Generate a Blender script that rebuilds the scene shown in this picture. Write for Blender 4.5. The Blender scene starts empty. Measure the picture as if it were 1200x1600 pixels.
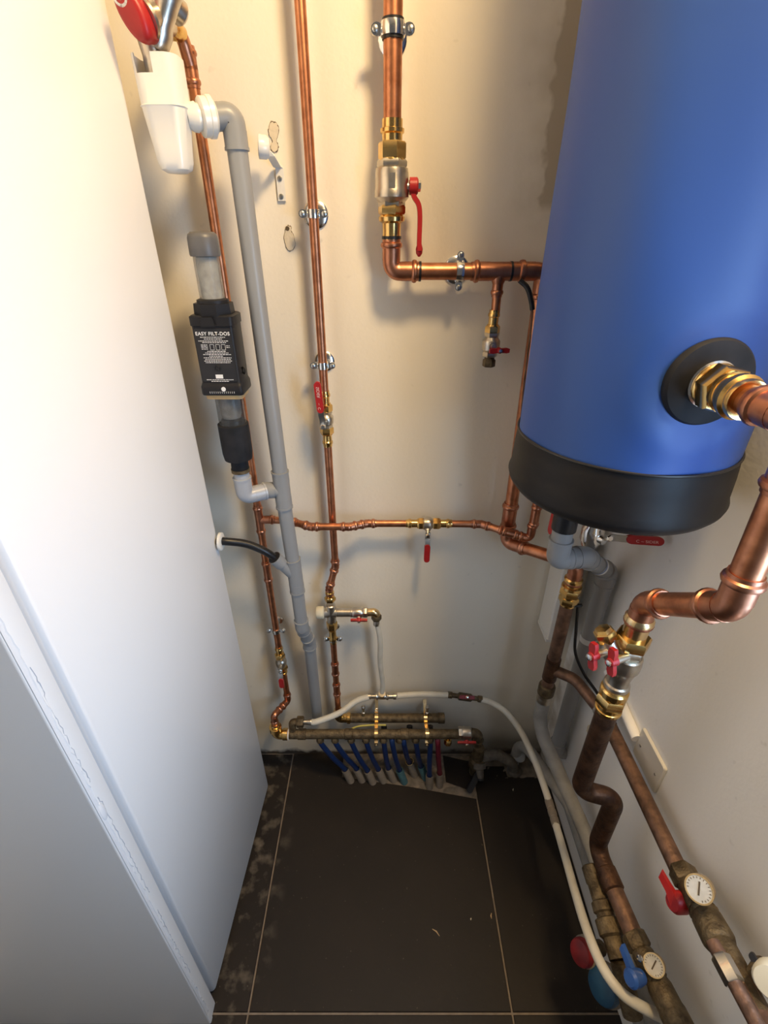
import bpy, bmesh, math, random
from mathutils import Vector as V, Matrix
random.seed(7)
scene = bpy.context.scene
C = scene.collection
# ------------------------------------------------------------------ camera, world, lights, exposure
CAM_H, F, TH = 1.52, 750.0, math.radians(30)
CT, ST = math.cos(TH), math.sin(TH)
cd = bpy.data.cameras.new('camera'); cd.sensor_fit = 'VERTICAL'; cd.sensor_height = 32; cd.lens = 15; cd.clip_start = .02
cam = bpy.data.objects.new('camera', cd); C.objects.link(cam)
cam.location = (0, 0, CAM_H); cam.rotation_euler = (math.radians(60), 0, 0)
scene.camera = cam
scene.view_settings.view_transform = 'Standard'; scene.view_settings.look = 'None'
scene.view_settings.gamma = 1; scene.view_settings.use_curve_mapping = False
scene.view_settings.exposure = 0.1
w = bpy.data.worlds.new('world'); scene.world = w; w.use_nodes = True
w.node_tree.nodes['Background'].inputs[0].default_value = (1.0, .96, .92, 1)
w.node_tree.nodes['Background'].inputs[1].default_value = .10
def area(name, loc, target, sx, sy, power, col):
    l = bpy.data.lights.new(name, 'AREA'); l.shape = 'RECTANGLE'; l.size = sx; l.size_y = sy; l.energy = power; l.color = col
    o = bpy.data.objects.new(name, l); C.objects.link(o); o.location = loc
    o.rotation_euler = (V(target) - V(loc)).to_track_quat('-Z', 'Y').to_euler()
    return o
area('window_daylight', (.70, .09, 1.21), (-.4, .36, .90), .48, .72, 12, (.44, .68, 1.0))
area('ceiling_lamp_light', (.33, .27, 2.44), (.1, .68, .8), .20, .20, 18, (1.0, .71, .37))

# ------------------------------------------------------------------ pixel helpers (photo frame 1200 x 1600)
def at(u, v, y):
    a = (v - 800) / F; s = y / (CT - a * ST)
    return V(((u - 600) / F * s, y, CAM_H + s * (-ST - a * CT)))
def atx(u, v, x):
    a = (v - 800) / F; s = x / ((u - 600) / F)
    return V((x, s * (CT - a * ST), CAM_H + s * (-ST - a * CT)))
def atz(u, v, z):
    a = (v - 800) / F; s = (z - CAM_H) / (-ST - a * CT)
    return V(((u - 600) / F * s, s * (CT - a * ST), z))
def zy(v, y): return at(600, v, y).z
X, Y, Z = V((1, 0, 0)), V((0, 1, 0)), V((0, 0, 1))

# ------------------------------------------------------------------ materials
MATS = {}
def mat(name, col, rough=.5, metal=0., col2=None, scale=20., amount=.5, bump=0., bscale=None, trans=0., alpha=1., detail=4., coat=0., ior=None, stretch=None, contrast=.18, rough2=None):
    m = bpy.data.materials.new(name); m.use_nodes = True; nt = m.node_tree; N, Lk = nt.nodes, nt.links
    b = N['Principled BSDF']; b.inputs['Roughness'].default_value = rough; b.inputs['Metallic'].default_value = metal
    b.inputs['Base Color'].default_value = (*col, 1); b.inputs['Transmission Weight'].default_value = trans
    b.inputs['Alpha'].default_value = alpha; b.inputs['Coat Weight'].default_value = coat
    if ior: b.inputs['IOR'].default_value = ior
    g = N.new('ShaderNodeNewGeometry'); mp = N.new('ShaderNodeMapping'); Lk.new(g.outputs['Position'], mp.inputs['Vector'])
    if stretch: mp.inputs['Scale'].default_value = stretch
    if col2:
        n = N.new('ShaderNodeTexNoise'); n.inputs['Scale'].default_value = scale; n.inputs['Detail'].default_value = detail
        Lk.new(mp.outputs[0], n.inputs['Vector'])
        r = N.new('ShaderNodeMapRange'); r.inputs[1].default_value = .5 - contrast; r.inputs[2].default_value = .5 + contrast; r.inputs[4].default_value = amount
        Lk.new(n.outputs['Fac'], r.inputs[0])
        mx = N.new('ShaderNodeMix'); mx.data_type = 'RGBA'; mx.inputs[6].default_value = (*col, 1); mx.inputs[7].default_value = (*col2, 1)
        Lk.new(r.outputs[0], mx.inputs[0]); Lk.new(mx.outputs[2], b.inputs['Base Color'])
        if rough2 is not None:
            rr = N.new('ShaderNodeMapRange'); rr.inputs[3].default_value = rough; rr.inputs[4].default_value = rough2
            Lk.new(n.outputs['Fac'], rr.inputs[0]); Lk.new(rr.outputs[0], b.inputs['Roughness'])
    if bump:
        n2 = N.new('ShaderNodeTexNoise'); n2.inputs['Scale'].default_value = bscale or scale; n2.inputs['Detail'].default_value = 5
        Lk.new(mp.outputs[0], n2.inputs['Vector'])
        bp = N.new('ShaderNodeBump'); bp.inputs['Strength'].default_value = bump; bp.inputs['Distance'].default_value = .004
        Lk.new(n2.outputs['Fac'], bp.inputs['Height']); Lk.new(bp.outputs[0], b.inputs['Normal'])
    MATS[name] = m
    return m
mat('copper', (.68, .295, .155), .33, 1, (.38, .145, .075), 55, .85, .04, 60, rough2=.42)
mat('copper_fitting', (.62, .285, .17), .3, 1, (.34, .125, .07), 40, .8, .05, 80, rough2=.42)
mat('copper_old', (.14, .07, .038), .48, .7, (.05, .025, .016), 45, .95, .3, 160)
mat('copper_brown', (.26, .145, .095), .5, .6, (.10, .058, .04), 50, .95, .25, 180)
mat('brass', (.86, .58, .22), .22, 1, (.55, .33, .1), 50, .6, .03, 90)
mat('brass_pale', (.88, .66, .36), .25, 1, (.62, .42, .2), 50, .5, .03, 90)
mat('brass_old', (.195, .145, .08), .55, .55, (.075, .052, .028), 70, 1.0, .5, 260)
mat('nickel', (.66, .61, .53), .32, 1, (.44, .38, .3), 60, .6, .08, 120)
mat('chrome', (.80, .79, .77), .16, 1)
mat('steel', (.62, .62, .60), .3, 1, (.42, .42, .4), 60, .5)
mat('red', (.42, .016, .017), .4, 0, (.32, .012, .014), 60, .5)
mat('red_dark', (.26, .015, .02), .5, 0, (.13, .01, .012), 60, .7)
mat('blue_plastic', (.03, .11, .42), .4, 0, (.02, .07, .28), 50, .6)
mat('blue_dark', (.012, .055, .12), .4, 0, (.02, .08, .16), 60, .7)
mat('pvc', (.30, .31, .32), .36, 0, (.26, .27, .28), 9, .6)
mat('pvc_light', (.40, .42, .46), .3, 0)
mat('pvc_dark', (.33, .335, .34), .42, 0, (.27, .27, .275), 12, .7)
mat('pe_grime', (.17, .15, .125), .75, 0, (.085, .07, .055), 60, .9, .4, 140)
mat('pe_grey', (.33, .32, .30), .6, 0, (.22, .21, .19), 30, .8, .2, 120)
mat('white_plastic', (.82, .81, .77), .28, 0, coat=.2)
mat('white_hose', (.70, .67, .58), .45, 0, (.52, .47, .38), 26, .5)
mat('cream_plastic', (.72, .66, .5), .45, 0)
mat('black', (.012, .012, .014), .38, 0)
mat('black_body', (.016, .016, .019), .45, 0, bump=.05, bscale=400)
mat('black_rubber', (.012, .013, .016), .68, 0, (.03, .03, .035), 40, .6)
mat('rim_black', (.011, .010, .011), .50, 0, (.02, .018, .017), 16, .8, .12, 22, stretch=(1, 1, 2.2))
mat('jacket_blue', (.028, .09, .35), .50, 0, (.029, .092, .36), 5, .8, .14, 9, coat=0)
mat('label_black', (.014, .014, .017), .42, 0)
mat('print_white', (.85, .85, .85), .5, 0)
mat('print_red', (.85, .55, .5), .5, 0)
mat('cap_grey', (.13, .13, .135), .4, 0, (.10, .10, .105), 30, .6)
mat('smoke', (.08, .085, .09), .1, 0, alpha=.45)
mat('crease', (.42, .45, .52), .5, 0)
mat('clear', (.80, .83, .82), .08, 0, trans=.85, ior=1.2, alpha=.55)
mat('granules', (.42, .41, .38), .7, 0, (.24, .23, .21), 60, .9, .5, 90)
mat('ochre', (.62, .42, .20), .5, 0, (.45, .28, .12), 40, .6)
mat('appliance_white', (.80, .81, .83), .34, 0, coat=.1)
mat('film', (.74, .76, .80), .2, 0)
mat('plaster', (.72, .64, .50), .85, 0, (.64, .56, .42), 50, .7, .3, 150)
mat('crack', (.10, .07, .04), .9, 0)
mat('concrete', (.24, .20, .16), .9, 0, (.12, .10, .075), 40, .9, .6, 90)
mat('grout', (.27, .22, .17), .9, 0, (.17, .13, .10), 60, .7, .3, 150)
mat('sleeve', (.25, .21, .165), .7, 0, (.2, .165, .13), 60, .8, .2, 120)
mat('sleeve_teal', (.07, .17, .20), .6, 0, (.05, .11, .13), 60, .7)
mat('tube_blue', (.006, .026, .12), .4, 0, (.01, .03, .10), 60, .7)
mat('tube_red', (.16, .014, .03), .4, 0)
mat('sticker', (.80, .80, .78), .4, 0)
mat('sticker_blue', (.12, .2, .42), .4, 0)
mat('wood_chip', (.50, .34, .18), .8, 0)
mat('yellow_cable', (.58, .50, .12), .5, 0)
mat('dial', (.66, .63, .56), .4, 0, (.5, .46, .38), 90, .5)
mat('switch_white', (.70, .68, .63), .4, 0, (.62, .6, .55), 30, .4)

def wall_material(name, base, stained):
    m = bpy.data.materials.new(name); m.use_nodes = True; nt = m.node_tree; N, Lk = nt.nodes, nt.links
    b = N['Principled BSDF']; b.inputs['Roughness'].default_value = .62
    g = N.new('ShaderNodeNewGeometry'); sep = N.new('ShaderNodeSeparateXYZ'); Lk.new(g.outputs['Position'], sep.inputs[0])
    def noise(sc, det=4):
        n = N.new('ShaderNodeTexNoise'); n.inputs['Scale'].default_value = sc; n.inputs['Detail'].default_value = det
        Lk.new(g.outputs['Position'], n.inputs['Vector']); return n.outputs['Fac']
    def math_(op, a, c):
        n = N.new('ShaderNodeMath'); n.operation = op
        for i, q in enumerate((a, c)):
            if isinstance(q, (int, float)): n.inputs[i].default_value = q
            else: Lk.new(q, n.inputs[i])
        return n.outputs[0]
    def rng(f, a, c, lo=0., hi=1.):
        r = N.new('ShaderNodeMapRange'); r.inputs[1].default_value = a; r.inputs[2].default_value = c; r.inputs[3].default_value = lo; r.inputs[4].default_value = hi
        Lk.new(f, r.inputs[0]); return r.outputs[0]
    def mix(f, a, c):
        x = N.new('ShaderNodeMix'); x.data_type = 'RGBA'; Lk.new(f, x.inputs[0])
        for i, q in ((6, a), (7, c)):
            if isinstance(q, tuple): x.inputs[i].default_value = (*q, 1)
            else: Lk.new(q, x.inputs[i])
        return x.outputs[2]
    cur = mix(rng(noise(3), .35, .7, 0, .5), base, tuple(c * .94 for c in base))
    cur = mix(rng(noise(38, 2), .69, .76, 0, .30), cur, tuple(c * .62 for c in base))
    if stained:
        n1, n2 = noise(17, 3), noise(7, 2)
        zz = rng(math_('ADD', sep.outputs['Z'], math_('MULTIPLY', n2, .06)), 1.585, 1.60)
        edge = math_('ADD', math_('ADD', sep.outputs['X'], math_('MULTIPLY', n1, .07)), math_('MULTIPLY', n2, .02))
        halo = math_('MULTIPLY', math_('MULTIPLY', rng(edge, .255, .315), rng(sep.outputs['Z'], 1.50, 1.58)), rng(noise(14, 3), .3, .62, .15, .7))
        cur = mix(halo, cur, (.56, .49, .37))
        cur = mix(math_('MULTIPLY', math_('MULTIPLY', rng(edge, .312, .318), zz), .9), cur, (.47, .40, .29))
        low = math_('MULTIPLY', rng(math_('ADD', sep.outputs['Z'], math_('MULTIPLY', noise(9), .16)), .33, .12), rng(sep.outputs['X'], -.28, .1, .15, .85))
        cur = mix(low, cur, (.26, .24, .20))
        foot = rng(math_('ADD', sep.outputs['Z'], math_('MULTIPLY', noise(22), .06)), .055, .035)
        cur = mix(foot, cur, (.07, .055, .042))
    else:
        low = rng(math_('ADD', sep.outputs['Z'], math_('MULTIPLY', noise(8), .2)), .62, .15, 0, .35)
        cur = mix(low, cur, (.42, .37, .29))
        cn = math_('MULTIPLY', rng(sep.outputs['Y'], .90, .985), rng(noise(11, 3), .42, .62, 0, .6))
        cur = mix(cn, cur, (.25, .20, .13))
    Lk.new(cur, b.inputs['Base Color'])
    bp = N.new('ShaderNodeBump'); bp.inputs['Strength'].default_value = .12; bp.inputs['Distance'].default_value = .003
    Lk.new(noise(120, 3), bp.inputs['Height']); Lk.new(bp.outputs[0], b.inputs['Normal'])
    MATS[name] = m
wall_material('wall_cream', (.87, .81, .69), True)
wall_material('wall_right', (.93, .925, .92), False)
mat('ceiling_white', (.8, .76, .68), .8, 0)
def tile_material():
    m = mat('tile', (.019, .014, .011), .6, 0, (.013, .010, .0085), 6, .8, .12, 70)
    nt = m.node_tree; N, Lk = nt.nodes, nt.links; b = N['Principled BSDF']
    src = b.inputs['Base Color'].links[0].from_socket; b.inputs['Specular IOR Level'].default_value = .3
    g = N.new('ShaderNodeNewGeometry'); n = N.new('ShaderNodeTexNoise'); n.inputs['Scale'].default_value = 24; n.inputs['Detail'].default_value = 6
    Lk.new(g.outputs['Position'], n.inputs['Vector'])
    sep = N.new('ShaderNodeSeparateXYZ'); Lk.new(g.outputs['Position'], sep.inputs[0])
    a = N.new('ShaderNodeMapRange'); a.inputs[1].default_value = -.26; a.inputs[2].default_value = -.335; Lk.new(sep.outputs['X'], a.inputs[0])
    r = N.new('ShaderNodeMapRange'); r.inputs[1].default_value = .52; r.inputs[2].default_value = .74; r.inputs[4].default_value = .85; Lk.new(n.outputs['Fac'], r.inputs[0])
    mu = N.new('ShaderNodeMath'); mu.operation = 'MULTIPLY'; Lk.new(a.outputs[0], mu.inputs[0]); Lk.new(r.outputs[0], mu.inputs[1])
    n3 = N.new('ShaderNodeTexNoise'); n3.inputs['Scale'].default_value = 140; n3.inputs['Detail'].default_value = 1; Lk.new(g.outputs['Position'], n3.inputs['Vector'])
    r3 = N.new('ShaderNodeMapRange'); r3.inputs[1].default_value = .74; r3.inputs[2].default_value = .8; r3.inputs[4].default_value = .35; Lk.new(n3.outputs['Fac'], r3.inputs[0])
    mxx = N.new('ShaderNodeMath'); mxx.operation = 'MAXIMUM'; Lk.new(mu.outputs[0], mxx.inputs[0]); Lk.new(r3.outputs[0], mxx.inputs[1])
    mx = N.new('ShaderNodeMix'); mx.data_type = 'RGBA'; mx.inputs[7].default_value = (.19, .155, .115, 1)
    Lk.new(mxx.outputs[0], mx.inputs[0]); Lk.new(src, mx.inputs[6]); Lk.new(mx.outputs[2], b.inputs['Base Color'])
tile_material()
for nm_ in ('black_rubber', 'rim_black', 'black_body'): MATS[nm_].node_tree.nodes['Principled BSDF'].inputs['Specular IOR Level'].default_value = .25

# ------------------------------------------------------------------ mesh builder
def frame(d, hint=None):
    d = d.normalized(); h = hint if hint is not None else (Z if abs(d.z) < .9 else X)
    u = h - d * h.dot(d)
    if u.length < 1e-5: u = X - d * X.dot(d)
    u.normalize(); return u, d.cross(u), d
def fillet(pts, rad, n=7):
    out = [pts[0]]
    for i in range(1, len(pts) - 1):
        p, a, b = pts[i], (pts[i] - pts[i-1]), (pts[i+1] - pts[i])
        la, lb = a.length, b.length; a = a / la; b = b / lb; ph = a.angle(b)
        if ph < .02: out.append(p); continue
        t = min(rad * math.tan(ph / 2), la * .49, lb * .49)
        p0, p1 = p - a * t, p + b * t
        R = t / math.tan(ph / 2); nrm = (b - a * a.dot(b)).normalized(); c = p0 + nrm * R
        for k in range(n + 1):
            q = ph * k / n; out.append(c - nrm * R * math.cos(q) + a * R * math.sin(q))
    out.append(pts[-1]); return out
def spline(pts, n=8):
    P = [pts[0] * 2 - pts[1]] + list(pts) + [pts[-1] * 2 - pts[-2]]; out = []
    for i in range(1, len(P) - 2):
        for k in range(n):
            t = k / n; a, b, c, d = P[i-1], P[i], P[i+1], P[i+2]
            out.append(.5 * ((2 * b) + (c - a) * t + (2 * a - 5 * b + 4 * c - d) * t * t + (3 * b - a - 3 * c + d) * t ** 3))
    out.append(pts[-1]); return out
class MB:
    def __init__(s): s.v = []; s.f = []
    def ring(s, c, u, w, r, n, ph=0.):
        i = len(s.v)
        for k in range(n):
            a = 2 * math.pi * k / n + ph; s.v.append(c + u * (r * math.cos(a)) + w * (r * math.sin(a)))
        return i
    def bridge(s, i, j, n):
        for k in range(n): s.f.append((i + k, i + (k + 1) % n, j + (k + 1) % n, j + k))
    def tube(s, pts, r, n=16, cap=True):
        rs = r if isinstance(r, (list, tuple)) else [r] * len(pts)
        d = (pts[1] - pts[0]).normalized(); u, w, _ = frame(d); prev = None
        for i, p in enumerate(pts):
            if i == 0: t = pts[1] - pts[0]
            elif i == len(pts) - 1: t = pts[-1] - pts[-2]
            else: t = (pts[i+1] - pts[i]).normalized() + (pts[i] - pts[i-1]).normalized()
            t.normalize(); u = (u - t * u.dot(t)).normalized(); w = t.cross(u)
            j = s.ring(p, u, w, rs[i], n)
            if prev is not None: s.bridge(prev, j, n)
            elif cap: s.f.append(tuple(range(j + n - 1, j - 1, -1)))
            prev = j
        if cap: s.f.append(tuple(range(prev, prev + n)))
        return s
    def lathe(s, p, d, prof, n=20, ph=0., cap=True, hint=None):
        u, w, d = frame(d, hint); prev = None
        for t, r in prof:
            j = s.ring(p + d * t, u, w, max(r, 1e-4), n, ph)
            if prev is not None: s.bridge(prev, j, n)
            elif cap: s.f.append(tuple(range(j + n - 1, j - 1, -1)))
            prev = j
        if cap: s.f.append(tuple(range(prev, prev + n)))
        return s
    def hexn(s, p, d, t0, t1, r, hint=None, ph=0.):
        e = min(.12 * r, (t1 - t0) * .25)
        return s.lathe(p, d, [(t0, r * .9), (t0 + e, r), (t1 - e, r), (t1, r * .9)], 6, ph, hint=hint)
    def prism(s, poly, o, u, w, d, h, bev=0.):
        """poly in (u,w) plane at o, extruded by h along d"""
        n = len(poly); c = (sum(p[0] for p in poly) / n, sum(p[1] for p in poly) / n)
        def ring(t, k):
            i = len(s.v)
            for a, b in poly: s.v.append(o + u * (c[0] + (a - c[0]) * k) + w * (c[1] + (b - c[1]) * k) + d * t)
            return i
        levels = [(0, 1), (h, 1)] if not bev else [(0, 1), (h - bev, 1), (h, 1 - bev / max(abs(p[0] - c[0]) + abs(p[1] - c[1]) for p in poly) * 1.6)]
        ids = [ring(*l) for l in levels]
        s.f.append(tuple(range(ids[0] + n - 1, ids[0] - 1, -1)))
        for a, b in zip(ids, ids[1:]): s.bridge(a, b, n)
        s.f.append(tuple(range(ids[-1], ids[-1] + n))); return s
    def box(s, c, sx, sy, sz, u=X, w=Y, d=Z):
        return s.prism([(-sx/2, -sy/2), (sx/2, -sy/2), (sx/2, sy/2), (-sx/2, sy/2)], c - d * sz / 2, u, w, d, sz)
    def stadium(s, a, b, wd, n, t, k=8, r2=None):
        """flat bar with rounded ends from a to b, width wd, thickness t along n (centred)"""
        d = (b - a).normalized(); w = n.cross(d).normalized(); L = (b - a).length; poly = []; r = wd / 2; q = r2 or r
        for i in range(k + 1): an = -math.pi / 2 + math.pi * i / k; poly.append((L - q + q * math.cos(an), q * math.sin(an)))
        for i in range(k + 1): an = math.pi / 2 + math.pi * i / k; poly.append((r + r * math.cos(an), r * math.sin(an)))
        return s.prism(poly, a - n * t / 2, d, w, n, t)
    def ribbon(s, pts, wdir, wd, t):
        prev = None; m = len(pts)
        for i, p in enumerate(pts):
            tt = (pts[min(i + 1, m - 1)] - pts[max(i - 1, 0)]).normalized(); nn = tt.cross(wdir).normalized()
            ww = wd[i] if isinstance(wd, (list, tuple)) else wd; j = len(s.v)
            for a, b in ((-1, -1), (1, -1), (1, 1), (-1, 1)): s.v.append(p + wdir * (a * ww / 2) + nn * (b * t / 2))
            if prev is not None: s.bridge(prev, j, 4)
            else: s.f.append((j + 3, j + 2, j + 1, j))
            prev = j
        s.f.append((prev, prev + 1, prev + 2, prev + 3)); return s
    def torus(s, c, d, R, r, n=20, m=8, hint=None):
        u, w, d = frame(d, hint); first = prev = None
        for k in range(n):
            a = 2 * math.pi * k / n; e = u * math.cos(a) + w * math.sin(a)
            j = s.ring(c + e * R, e, d, r, m)
            if prev is not None: s.bridge(j, prev, m)
            else: first = j
            prev = j
        s.bridge(first, prev, m); return s
    def blob(s, c, rx, ry, rz, n=16, m=9):
        rows = []
        for i in range(1, m):
            th = math.pi * i / m; j = len(s.v)
            for k in range(n):
                a = 2 * math.pi * k / n
                s.v.append(c + V((rx * math.sin(th) * math.cos(a), ry * math.sin(th) * math.sin(a), rz * math.cos(th))))
            rows.append(j)
        for a, b in zip(rows, rows[1:]): s.bridge(b, a, n)
        s.f.append(tuple(range(rows[0], rows[0] + n))); s.f.append(tuple(range(rows[-1] + n - 1, rows[-1] - 1, -1))); return s
    def build(s, name, material, parent=None, smooth=True, label=None, ang=38):
        o0 = V((0, 0, 0)); p = parent
        while p is not None: o0 = o0 + p.location; p = p.parent
        me = bpy.data.meshes.new(name); me.from_pydata([tuple(v - o0) for v in s.v], [], s.f); me.update()
        bm = bmesh.new(); bm.from_mesh(me); bmesh.ops.recalc_face_normals(bm, faces=bm.faces); bm.to_mesh(me); bm.free()
        if smooth:
            me.polygons.foreach_set('use_smooth', [True] * len(me.polygons)); me.set_sharp_from_angle(angle=math.radians(ang))
        me.materials.append(MATS[material])
        o = bpy.data.objects.new(name, me); C.objects.link(o)
        if parent is not None: o.parent = parent
        if label: o['label'] = label
        return o
def thing(name, label, cat, loc, group=None):
    o = bpy.data.objects.new(name, None); o.empty_display_size = .02; C.objects.link(o); o.location = loc
    o['label'] = label; o['category'] = cat
    if group: o['group'] = group
    return o
def tag(o, label, cat, group=None):
    o['label'] = label; o['category'] = cat
    if group: o['group'] = group
    return o
def struct(o): o['kind'] = 'structure'; return o
def text(body, o, xd, yd, size, material, parent, name='lettering', bold=0., align='CENTER', lift=.0004, space=1.):
    cu = bpy.data.curves.new('t', 'FONT'); cu.body = body; cu.size = size; cu.align_x = align; cu.align_y = 'CENTER'; cu.offset = bold; cu.space_character = space
    ob = bpy.data.objects.new('t', cu); C.objects.link(ob)
    dg = bpy.context.evaluated_depsgraph_get(); me = bpy.data.meshes.new_from_object(ob.evaluated_get(dg))
    bpy.data.objects.remove(ob); bpy.data.curves.remove(cu)
    n = xd.cross(yd).normalized(); o0 = V((0, 0, 0)); p = parent
    while p is not None: o0 = o0 + p.location; p = p.parent
    for v in me.vertices: v.co = o + xd * v.co.x + yd * v.co.y + n * lift - o0
    me.materials.clear(); me.materials.append(MATS[material]); me.name = name
    ob = bpy.data.objects.new(name, me); C.objects.link(ob); ob.parent = parent; return ob

# ------------------------------------------------------------------ plumbing helpers
def collar(m, p, d, r, k=1., n=20):
    L = (.010 + r * .55) * k
    m.lathe(p, d, [(-L * .6, r), (-L * .6, r * 1.13), (L * .45, r * 1.13), (L * .55, r * 1.30), (L * .72, r * 1.36), (L * .9, r * 1.30), (L, r * 1.13), (L * 1.25, r * 1.11), (L * 1.25, r)], n)
def socket(m, p, d, r, L, n=20):
    m.lathe(p, d, [(-.004, r), (-.004, r * 1.12), (L - .004, r * 1.12), (L - .004, r * 1.18), (L, r * 1.18), (L, r)], n)
def run(root, pts, r, pm='copper', fm='copper_fitting', corner='press', R=None, n=18, names=('pipe', 'elbow'), open_end=False):
    """straight pipes between corners, one elbow part at each corner"""
    if corner == 'bend':
        m = MB(); m.tube(fillet(pts, R or r * 2.6, 8), r, n); return [m.build(names[0], pm, root)]
    R = R or (r * 2.2 if corner == 'press' else r * 1.7); ends = []
    for i in range(1, len(pts) - 1):
        a, b = (pts[i] - pts[i-1]), (pts[i+1] - pts[i]); la, lb = a.length, b.length; a /= la; b /= lb; ph = a.angle(b)
        t = min(R * math.tan(ph / 2), la * (.85 if i == 1 else .45), lb * (.85 if i == len(pts) - 2 else .45)); Rr = t / math.tan(ph / 2)
        e = MB(); e.tube(fillet([pts[i] - a * (t + .002), pts[i], pts[i] + b * (t + .002)], Rr, 9), r * 1.1, n)
        p0, p1 = pts[i] - a * t, pts[i] + b * t
        if corner == 'press': collar(e, p0, -a, r); collar(e, p1, b, r)
        else: socket(e, p0, -a, r, r * 1.3); socket(e, p1, b, r, r * 1.3)
        e.build(names[1], fm, root); ends.append((p0, p1))
    cur = pts[0]; out = []
    for p0, p1 in ends + [(pts[-1], None)]:
        if (p0 - cur).length > .002: out.append(MB().tube([cur, p0], r, n).build(names[0], pm, root))
        cur = p1
    return out
def tee(root, p, d, b, r, rb, L=.02, Lb=.02, fm='copper_fitting', kind='press', name='tee'):
    m = MB(); d = d.normalized(); b = b.normalized()
    m.tube([p - d * L, p + d * L], r * 1.1, 20); m.lathe(p, b, [(0, r * 1.05), (r, r * .98 if rb > r * .8 else rb * 1.5), (r * 1.5, rb * 1.12), (r + Lb, rb * 1.1)], 18)
    if kind == 'press':
        collar(m, p - d * L, -d, r); collar(m, p + d * L, d, r); collar(m, p + b * (r + Lb * .6), b, rb)
    else:
        socket(m, p - d * L, -d, r, r * 1.4); socket(m, p + d * L, d, r, r * 1.4); socket(m, p + b * (r + Lb * .3), b, rb, rb * 1.4)
    return m.build(name, fm, root)
def coupling(root, p, d, r, fm='copper_fitting', L=.012, name='coupling'):
    m = MB(); d = d.normalized(); m.tube([p - d * L, p + d * L], r * 1.12); collar(m, p - d * L, -d, r); collar(m, p + d * L, d, r)
    return m.build(name, fm, root)
def brass_union(root, p, d, r, L=.045, fm='brass', nm=None, name='union'):
    """threaded brass adaptor: starts at p (pipe side, press bead) and runs along d to a hex nut"""
    m = MB(); d = d.normalized()
    m.lathe(p, d, [(0, r), (0, r * 1.12), (L * .12, r * 1.16), (L * .16, r * 1.32), (L * .26, r * 1.32), (L * .30, r * 1.14), (L * .60, r * 1.1), (L * .60, r * 1.3), (L * .66, r * 1.45)], 20)
    m.hexn(p, d, L * .66, L, r * 1.72)
    return m.build(name, fm, root)
def valve_body(root, p, d, r, L, fm='nickel', stem=None, name='body'):
    m = MB(); d = d.normalized(); h = L / 2
    m.hexn(p, d, -h, -h * .58, r * 1.55); m.hexn(p, d, h * .58, h, r * 1.55)
    m.lathe(p, d, [(-h * .6, r * 1.3), (-h * .5, r * 1.5), (-h * .42, r * 1.75), (-h * .1, r * 1.85), (h * .22, r * 1.85), (h * .34, r * 1.75), (h * .45, r * 1.5), (h * .6, r * 1.3)], 24)
    if stem is not None: m.lathe(p, stem, [(r * 1.2, r * .8), (r * 2.1, r * .75), (r * 2.1, r * .5), (r * 2.9, r * .45)], 14)
    return m.build(name, fm, root)
def lever(root, p, n, d, wd, blade, grip, t=.003, off=.006, text_=True):
    """steel blade lying on stem end p, plane normal n, running along d, with a red grip"""
    n = n.normalized(); d = d.normalized(); m = MB()
    m.ribbon([p - d * wd * .5, p + d * blade * .45, p + d * blade * .8 + n * off, p + d * (blade + .01) + n * off], n.cross(d), wd * .85, t)
    o = m.build('lever', 'steel', root)
    MB().lathe(p, n, [(0, wd * .42), (.005, wd * .42), (.007, wd * .3)], 6).build('nut', 'chrome', o)
    g = MB().stadium(p + d * blade + n * off, p + d * (blade + grip) + n * off, wd, n, t * 2.4, 8).build('grip', 'red', o)
    return o, g
def butterfly(root, p, n, d, L, wd, material='red'):
    n = n.normalized(); d = (d - n * d.dot(n)).normalized()
    m = MB(); m.lathe(p, n, [(0, wd * .62), (wd * .9, wd * .55), (wd, wd * .4)], 14)
    w = n.cross(d)
    for s in (-1, 1):
        q = d * s
        m.prism([(wd * .3, -wd * .42), (L * .7, -wd * .55), (L, -wd * .45), (L * 1.02, wd * .3), (L * .7, wd * .5), (wd * .3, wd * .42)][::s], p + n * wd * .25, q, w, n, wd * .55)
    o = m.build('handle', material, root); MB().lathe(p + n * wd, n, [(0, wd * .42), (wd * .25, wd * .42), (wd * .3, wd * .3)], 6).build('screw', 'chrome', o)
    return o
def clamp(label, p, d, r, ear, ywall=1.0, rubber=False, rosette=.017):
    d = d.normalized(); t = thing('pipe_clamp', label, 'pipe clamp', V((p.x, ywall, p.z)), 'wall clamps holding the pipes')
    m = MB(); W = .013 if not rubber else .016; m.lathe(p, d, [(-W/2, r * 1.06), (-W/2, r * 1.26), (-W/4, r * 1.3), (W/4, r * 1.3), (W/2, r * 1.26), (W/2, r * 1.06)], 24)
    for s in (-1, 1): m.stadium(p + ear * s * r * 1.1, p + ear * s * (r * 1.28 + .014), W * .95, Y, .005, 6)
    m.build('ring', 'chrome', t)
    for s in (-1, 1): MB().lathe(p + ear * s * (r * 1.28 + .008) - Y * .0025, -Y, [(0, .0045), (.003, .0045), (.004, .003)], 10).build('screw', 'steel', t)
    if rubber: MB().lathe(p, d, [(-W * .72, r * 1.0), (-W * .72, r * 1.14), (W * .72, r * 1.14), (W * .72, r)], 24).build('rubber_lining', 'black', t)
    MB().tube([p + Y * r * 1.2, V((p.x, ywall - .002, p.z))], .004, 10).build('rod', 'steel', t)
    MB().lathe(V((p.x, ywall, p.z)), -Y, [(.0003, rosette), (.003, rosette), (.006, rosette * .8), (.007, .005)], 26).build('rosette', 'chrome', t)
    return t

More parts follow.
